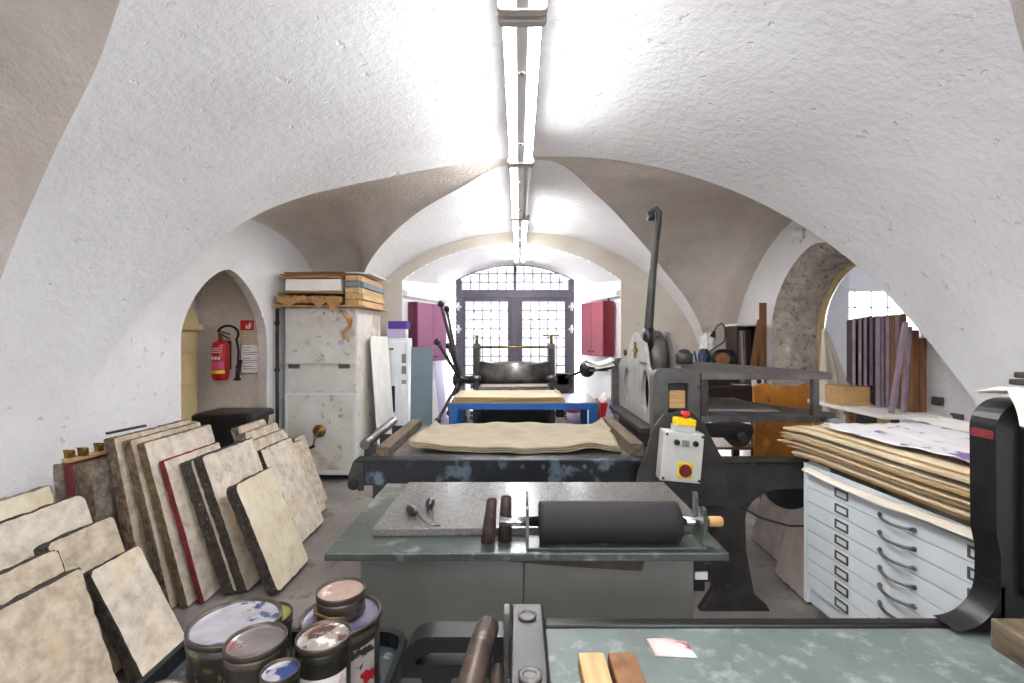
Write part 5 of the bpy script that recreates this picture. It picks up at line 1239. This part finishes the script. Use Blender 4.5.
names = ['first board from the annex side in the upright row, on the crate', 'second board from the annex side in the upright row, on the crate', 'third board from the annex side in the upright row, on the crate', 'fourth board from the annex side in the upright row, at the crate end',
 'thick plum board just right of the crate in the upright row', 'sixth board of the upright row, mauve edge, on the white table', 'seventh board of the upright row, mauve edge, beside an orange brown one', 'orange brown wooden board in the middle of the upright row', 'mauve edged board between the orange brown and the broad brown board', 'broad brown board with its top against the vault edge in the upright row']
for (xt, yt, xb, th, Y, L, m, zf), lb in zip(spec, names):
    zt_ = 1.55-(yt-VY)/F*Y; Xm = (xt+xb+2-2*VX)/2/F*Y
    off = Xm*.875-Y*.485
    if off-th-.003 < offp: Xm += (offp+th+.003-off)/.875; off = offp+th+.003
    offp = off
    b = MB(); b.box(-th, -.003, .004, L, .002, zt_-zf, 0); b.box(-th, 0, 0, .004, .002, zt_-zf, 1)
    S('printing_board', b, [m, 'screen_edge' if m == 'screen_frame' else 'wood'], lb, 'board', (Xm, Y, zf+.001), 'boards standing beside the doorway', local=True, rot=(0, 0, R(-29)))
for k, (a0, a1, Y, th, m, lb) in enumerate((((893, 417), (907, 322), 3.47, .024, 'screen_edge', 'thin mauve board leaning to the right across the upright row'),
                                         ((905, 417), (911, 327), 3.50, .022, 'screen_edge', 'thin mauve board leaning against the two thick planks'),)):
    p, q = W(*a0, Y), W(*a1, Y); p.z = 1.002
    b = MB(); b.prism([(p.x-th/2, p.z), (p.x+th/2, p.z), (q.x+th/2, q.z), (q.x-th/2, q.z)], 'xz', Y, Y+.03); S('printing_board', b, m, lb, 'board', (p.x, Y, 1.0), 'boards standing beside the doorway')
for k, (x0, x1, yt, Y, lb) in enumerate(((911.5, 919.5, 330, 3.53, 'thick golden brown plank, left one of the pair beside the wall'), (920.5, 927, 338, 3.54, 'thick golden brown plank, right one of the pair beside the wall'))):
    p, q = W(x0, yt, Y), W(x1, yt, Y)
    b = MB(); b.box(p.x, q.x, Y, Y+.10, 1.0, p.z); S('thick_plank', b, 'wood', lb, 'plank', ((p.x+q.x)/2, Y, 1.0), 'thick planks beside the wall', bev=.004)
for x, y, Y, lb in ((935.5, 401, 3.52, 'upper grey switch box on the wall right of the thick planks'), (947, 418, 3.38, 'lower grey switch box on the wall, just above the board pile')):
    p = W(x, y, Y); b = MB(); rx = RX(Y); b.box(rx-.03, rx-.002, Y-.04, Y+.04, p.z-.03, p.z+.03); S('wall_switch_box', b, 'dull_steel', lb, 'switch', (rx-.015, Y, p.z-.03), bev=.004)
# cloth hanging in the doorway and things in the annex
def cl(u, v):
    wdt = .03+.36*v**.9; x = 3.20+.08*v+(u-.5)*wdt+.02*math.sin(14*u+4*v)*v
    return (x, 5.08+.05*math.sin(17*u+2*v)*(.3+v)-.10*v, 1.64-.92*v+.10*(u-.5)*v)
b = MB(); b.sheet(cl, 40, 24, .004); S('hanging_cloth', b, 'cloth', 'cream cloth hanging in folds inside the stone doorway', 'cloth', (3.28, 5.08, .72))
b = MB(); b.box(4.75, 5.7, 7.25, 7.85, 0, 1.18); b.box(4.73, 5.72, 7.23, 7.87, 1.18, 1.21); S('annex_cabinet', b, 'dark_iron', 'dark cabinet below the window of the side room', 'cabinet', (5.2, 7.5, 0))
bb = MB(); o_ = rrect(4.95, 5.45, 7.32, 7.72, .04)
bb.rings([[Vector((x, y, z)) for x, y in rrect(4.95+i, 5.45-i, 7.32+i, 7.72-i, .04)] for i, z in ((.03, 1.212), (0, 1.42), (-.012, 1.42), (-.012, 1.44), (.012, 1.44), (.035, 1.24))], smooth=False)
S('blue_plastic_box', bb, 'blue_bin', 'sky blue plastic box on the dark cabinet in the side room', 'box', (5.2, 7.52, 1.212))

# ------------------------------------------------------------------ clutter around the blue table
lo = T('low_bench', 'low brown bench behind the right end of the blue table', 'bench', (.62, 6.25, 0))
b = MB(); b.box(.46, .98, 6.06, 6.34, .36, .39); P('bench_top', b, 'wood', lo)
for x in (.48, .92):
    b = MB(); b.box(x, x+.04, 6.08, 6.32, 0, .36); P('leg', b, 'wood', lo)
cn = T('round_canister', 'white round canister with pink label under the blue table', 'canister', (.70, 6.20, .391))
b = MB(); b.lathe((.70, 6.20, .3915), [(.085, 0), (.09, .005), (.09, .29), (.07, .30)], seg=28); P('canister_body', b, 'paper', cn)
b = MB(); b.lathe((.70, 6.20, .3915), [(.0915, .20), (.0915, .27)], seg=28); P('pink_band', b, 'magenta', cn)
b = MB(); b.lathe((.70, 6.20, .3915), [(.0912, .04), (.0912, .17)], seg=28); P('lilac_band', b, 'lilac', cn)
b = MB(); b.box(.475, .585, 6.12, 6.30, .3915, .53); bx_ = S('small_carton', b, 'paper', 'small white carton beside the pink labelled canister', 'box', (.53, 6.2, .3915), bev=.003)
b = MB(); b.box(.485, .575, 6.117, 6.1195, .42, .47); P('lilac_label', b, 'lilac', bx_)
b = MB(); b.box(.475, .575, 6.13, 6.30, .5315, .66); S('small_carton', b, 'ink_black', 'small dark carton stacked on the white one under the blue table', 'box', (.53, 6.2, .5315), bev=.003)
bi = S('lever_file', MB().box(-.615, -.66+.0, 6.02, 6.30, .0, .62), 'paper', 'white upright file box under the left end of the blue table', 'file', (-.64, 6.1, 0)) if False else None
b = MB(); b.box(-.73, -.645, 6.06, 6.34, 0, .66); fb_ = S('file_box', b, 'paper', 'tall white file box behind the left legs of the blue table', 'box', (-.69, 6.2, 0), bev=.003)
b = MB(); b.box(-.725, -.65, 6.057, 6.0595, .42, .56); P('grey_label', b, 'grey_label', fb_)
rbx = T('red_box', 'red box of crumpled white paper on the floor by the press tower', 'box', (1.02, 5.5, 0))
b = MB(); b.rings([[Vector((x, y, z)) for x, y in ((.90+i, 5.35+i), (1.16-i, 5.35+i), (1.16-i, 5.75-i), (.90+i, 5.75-i))] for i, z in ((.03, .30), (0, .82), (.012, .82), (.04, .32))], smooth=False); b.box(.92, 1.14, 5.37, 5.73, 0, .299); P('box_body', b, 'signal_red', rbx)
for k, (x, y, z) in enumerate(((.96, 5.45, .84), (1.06, 5.5, .86), (1.0, 5.62, .85), (1.10, 5.64, .83))):
    b = MB(); rr2 = random.Random(k)
    def bl(u, v, x=x, y=y, z=z, k=k):
        a, t = 2*PI*u, PI*v; r = .058*(1+.25*math.sin(4*a+2*k+3*t)*math.sin(3*t)); return Vector((x+r*math.sin(t)*math.cos(a), y+r*math.sin(t)*math.sin(a), z+r*math.cos(t)))
    b.surf(bl, 18, 10, 0, False); P('paper_ball', b, 'paper', rbx)
b = MB(); m4 = Matrix.Translation((.83, 5.12, 0)) @ Matrix.Rotation(R(11), 4, 'Y'); b.box(-.05, .05, -.01, .01, .012, .90, 0, m4); S('white_plank', b, 'lilac', 'pale plank leaning beside the right leg of the blue table', 'plank', (.83, 5.12, 0), bev=.002)
b = MB(); m4 = Matrix.Translation((-1.03, 6.9, 0)) @ Matrix.Rotation(R(-6), 4, 'Y'); b.box(-.012, 0, -.28, .30, .003, 1.20, 0, m4); S('lilac_board', b, 'lilac', 'pale lilac board leaning on the left side of the window recess', 'board', (-1.03, 6.9, 0), bev=.002)
b = MB(); b.sheet(lambda u, v: (-.94+.10*u+.03*math.sin(3*v), 6.30+.02*math.sin(4*v), .02+.66*v), 6, 12, .012); S('bent_wooden_slat', b, 'wood_old', 'bent brown slat standing below the star wheel', 'slat', (-.9, 6.3, 0))
# folded papers on a bracket of the press tower
b = MB(); b.tube([(.845, 4.38, 1.27), (.76, 4.36, 1.26), (.66, 4.34, 1.245)], .010, 8); b.box(.64, .80, 4.30, 4.40, 1.245, 1.252); P('paper_bracket', b, 'dark_iron', FP)
for k in range(2):
    b = MB(); b.sheet(lambda u, v, k=k: (.60+.24*u, 4.24+.16*v+.02*k, 1.278+.02*k+.045*abs(u-.45)*(1+k)+.02*v), 10, 6, .003)
    S('folded_paper', b, 'paper', ['lower folded white paper on the bracket by the dark counterweight ball', 'upper folded white paper on the bracket by the dark counterweight ball'][k], 'paper', (.72, 4.32, 1.26), 'folded papers')

# ------------------------------------------------------------------ the press in the near foreground
NP = T('etching_press', 'black etching press with ink stained bed in the near right foreground', 'press', (.6, .8, 0))
b = MB(); b.box(.062, 1.50, .40, 1.134, .835, .868); P('bed', b, 'bed_green', NP, .002)
b = MB(); b.box(.060, 1.50, 1.1345, 1.165, .825, .876); P('bed_rim', b, 'black_iron', NP, .006)
b = MB(); b.prism([(.995, .8805)]+arcpts(.995, .981, .10, .10, 270, 360, 20)[1:]+[(1.105, .981), (1.105, .8805)], 'xz', 1.10, 1.165); 
for v in b.bm.verts: pass
P('corner_web', b, 'black_iron', NP, .003)
cheekp = [(1.096, .8805), (1.096, 1.05), (1.086, 1.10), (1.084, 1.33)]+arcpts(1.154, 1.335, .07, .07, 180, 90, 8)+[(1.75, 1.405), (1.75, .8805)]
b = MB(); b.plate(cheekp, [rrect(1.185, 1.210, 1.14, 1.32, .01)], 'xz', 1.10, 1.165); ck2 = P('cheek_frame', b, 'black_iron', NP, .010, seg=3)
b = MB(); b.plate(rrect(1.135, 1.70, .95, 1.36, .03), [rrect(1.155, 1.675, .975, 1.335, .03)], 'xz', 1.088, 1.0995); P('raised_border', b, 'black_iron', ck2, .004)
b = MB(); b.cyl((1.185, 1.0995, .925), (1.185, 1.085, .925), .022, seg=20); P('cap_bolt', b, 'black_iron', ck2)
b = MB(); b.box(1.0825, 1.0838, 1.105, 1.16, 1.315, 1.335); P('red_paint_mark', b, 'edge_red', ck2)
b = MB(); b.box(1.178, 1.215, 1.166, 1.19, 1.13, 1.33); P('slide_plate', b, 'light_cast', ck2)
b = MB(); b.box(-.018, .056, .42, 1.125, .80, .932); lb_ = P('side_bar', b, 'black_iron', NP, .006)
b = MB(); b.lathe((.018, 1.07, .9325), [(.020, 0), (.020, .004), (.014, .005), (.014, .002)], seg=20); P('bolt_head', b, 'dull_steel', lb_)
b = MB(); b.lathe((.020, .88, .9325), [(.022, 0), (.022, .005), (.012, .006), (.012, .003)], seg=20); P('bolt_head', b, 'dull_steel', lb_)
b = MB(); b.box(-.034, -.020, 1.06, 1.10, .80, .945); P('stop_plate', b, 'dull_steel', lb_, .003)
b = MB(); b.tube([(-.070, 1.075, .905), (-.078, 1.0, .912), (-.115, .5, .945)], .0255, 18); rd = P('bronze_rod', b, 'rod', NP)
b = MB(); b.cyl((-.0698, 1.0755, .905), (-.0694, 1.092, .9035), .014, seg=14); P('rod_pin', b, 'chrome', rd)
b = MB(); b.tube([(-.045, 1.0, .862), (-.05, .5, .865)], .015, 14); P('thin_rod', b, 'rod', NP)
arm = [(-.019, .868)]+[(-.20, .868)]+arcpts(-.20, .808, .068, .06, 90, 180, 8)+[(-.268, .775), (-.225, .775), (-.215, .755), (-.16, .755), (-.15, .775), (-.019, .775)]
b = MB(); b.plate(arm, [[(-.06, .832), (-.20, .832), (-.235, .815), (-.235, .805), (-.06, .805)]], 'xz', 1.10, 1.16); P('curved_arm', b, 'black_iron', NP, .006)
for x in (-.01, 1.40):
    for y in (.45, 1.03):
        b = MB(); b.box(x, x+.07, y, y+.07, 0, .8 if x < 0 else .834); P('leg', b, 'black_iron', NP, .006)
b = MB(); b.box(.065, 1.39, 1.04, 1.08, .20, .26); P('cross_bar', b, 'black_iron', NP)
b = MB(); m4 = Matrix.Translation((1.066, .84, .8685)) @ Matrix.Rotation(R(-1.5), 4, 'Z'); b.box(-.035, .045, -.30, .225, 0, .064, 0, m4); S('wooden_bar', b, 'wood_old', 'old wooden bar lying on the press bed at the right edge', 'wood bar', (1.066, .84, .8685), bev=.004)
for k, (x0, x1, rz, m, lb) in enumerate(((.122, .176, 3, 'wood_y', 'pale stained wooden block on the press bed, left of the brown block'), (.184, .240, 5, 'wood', 'brown wooden block on the press bed, right of the pale block'))):
    b = MB(); m4 = Matrix.Translation(((x0+x1)/2, .90, .8685)) @ Matrix.Rotation(R(rz*.2), 4, 'Z'); w = (x1-x0)/2
    b.box(-w, w, -.13, .095, 0, .034, 0, m4); S('wooden_block', b, m, lb, 'wood block', ((x0+x1)/2, .9, .8685), 'wooden blocks on the press bed', bev=.003)
b = MB(); p0, p1 = W(648, 637, 1.09), W(690, 655, 1.035)
b.sheet(lambda u, v: (.291+.088*u-.004*v, 1.032+.058*v-.006*u, .8705+.003*math.sin(4*u)*v), 8, 6, .001)
S('painted_scrap', b, 'painted_scrap', 'small paper scrap smeared with red and blue ink on the press bed', 'paper', (.335, 1.06, .869))
b = MB(); b.sheet(lambda u, v: (1.10+.30*u, 1.00+.19*v, 1.412+.016*abs(math.sin(7*u+3*v))-.05*max(0, (.18-v)/.18)**1.5*0-.0), 16, 10, .004)
def drape(u, v):
    x = 1.098+.33*u+.008*math.sin(6*v)
    if v < .4: return (x, 1.058+.07*v+.006*math.sin(16*u), 1.418-.075*(.4-v)/.4*(.6+.4*math.sin(5*u+.6))+.006*math.sin(15*u)*v)
    return (x, 1.086+.13*(v-.4), 1.419+.012*abs(math.sin(9*u+3*v)))
b = MB(); b.sheet(drape, 30, 16, .003); S('cream_cloth', b, 'cloth', 'cream cloth draped over the top of the black press frame', 'cloth', (1.25, 1.12, 1.41))
for k in range(2):
    b = MB(); b.box(1.172+.012*k, 1.45, 1.085, 1.16, 1.436+.0165*k, 1.450+.0165*k); S('dark_board', b, 'wood_dark', ['lower dark board on the cream cloth at the right edge', 'upper dark board on the cream cloth at the right edge'][k], 'board', (1.3, 1.09, 1.429+.0145*k), 'dark boards on the press frame', bev=.003)
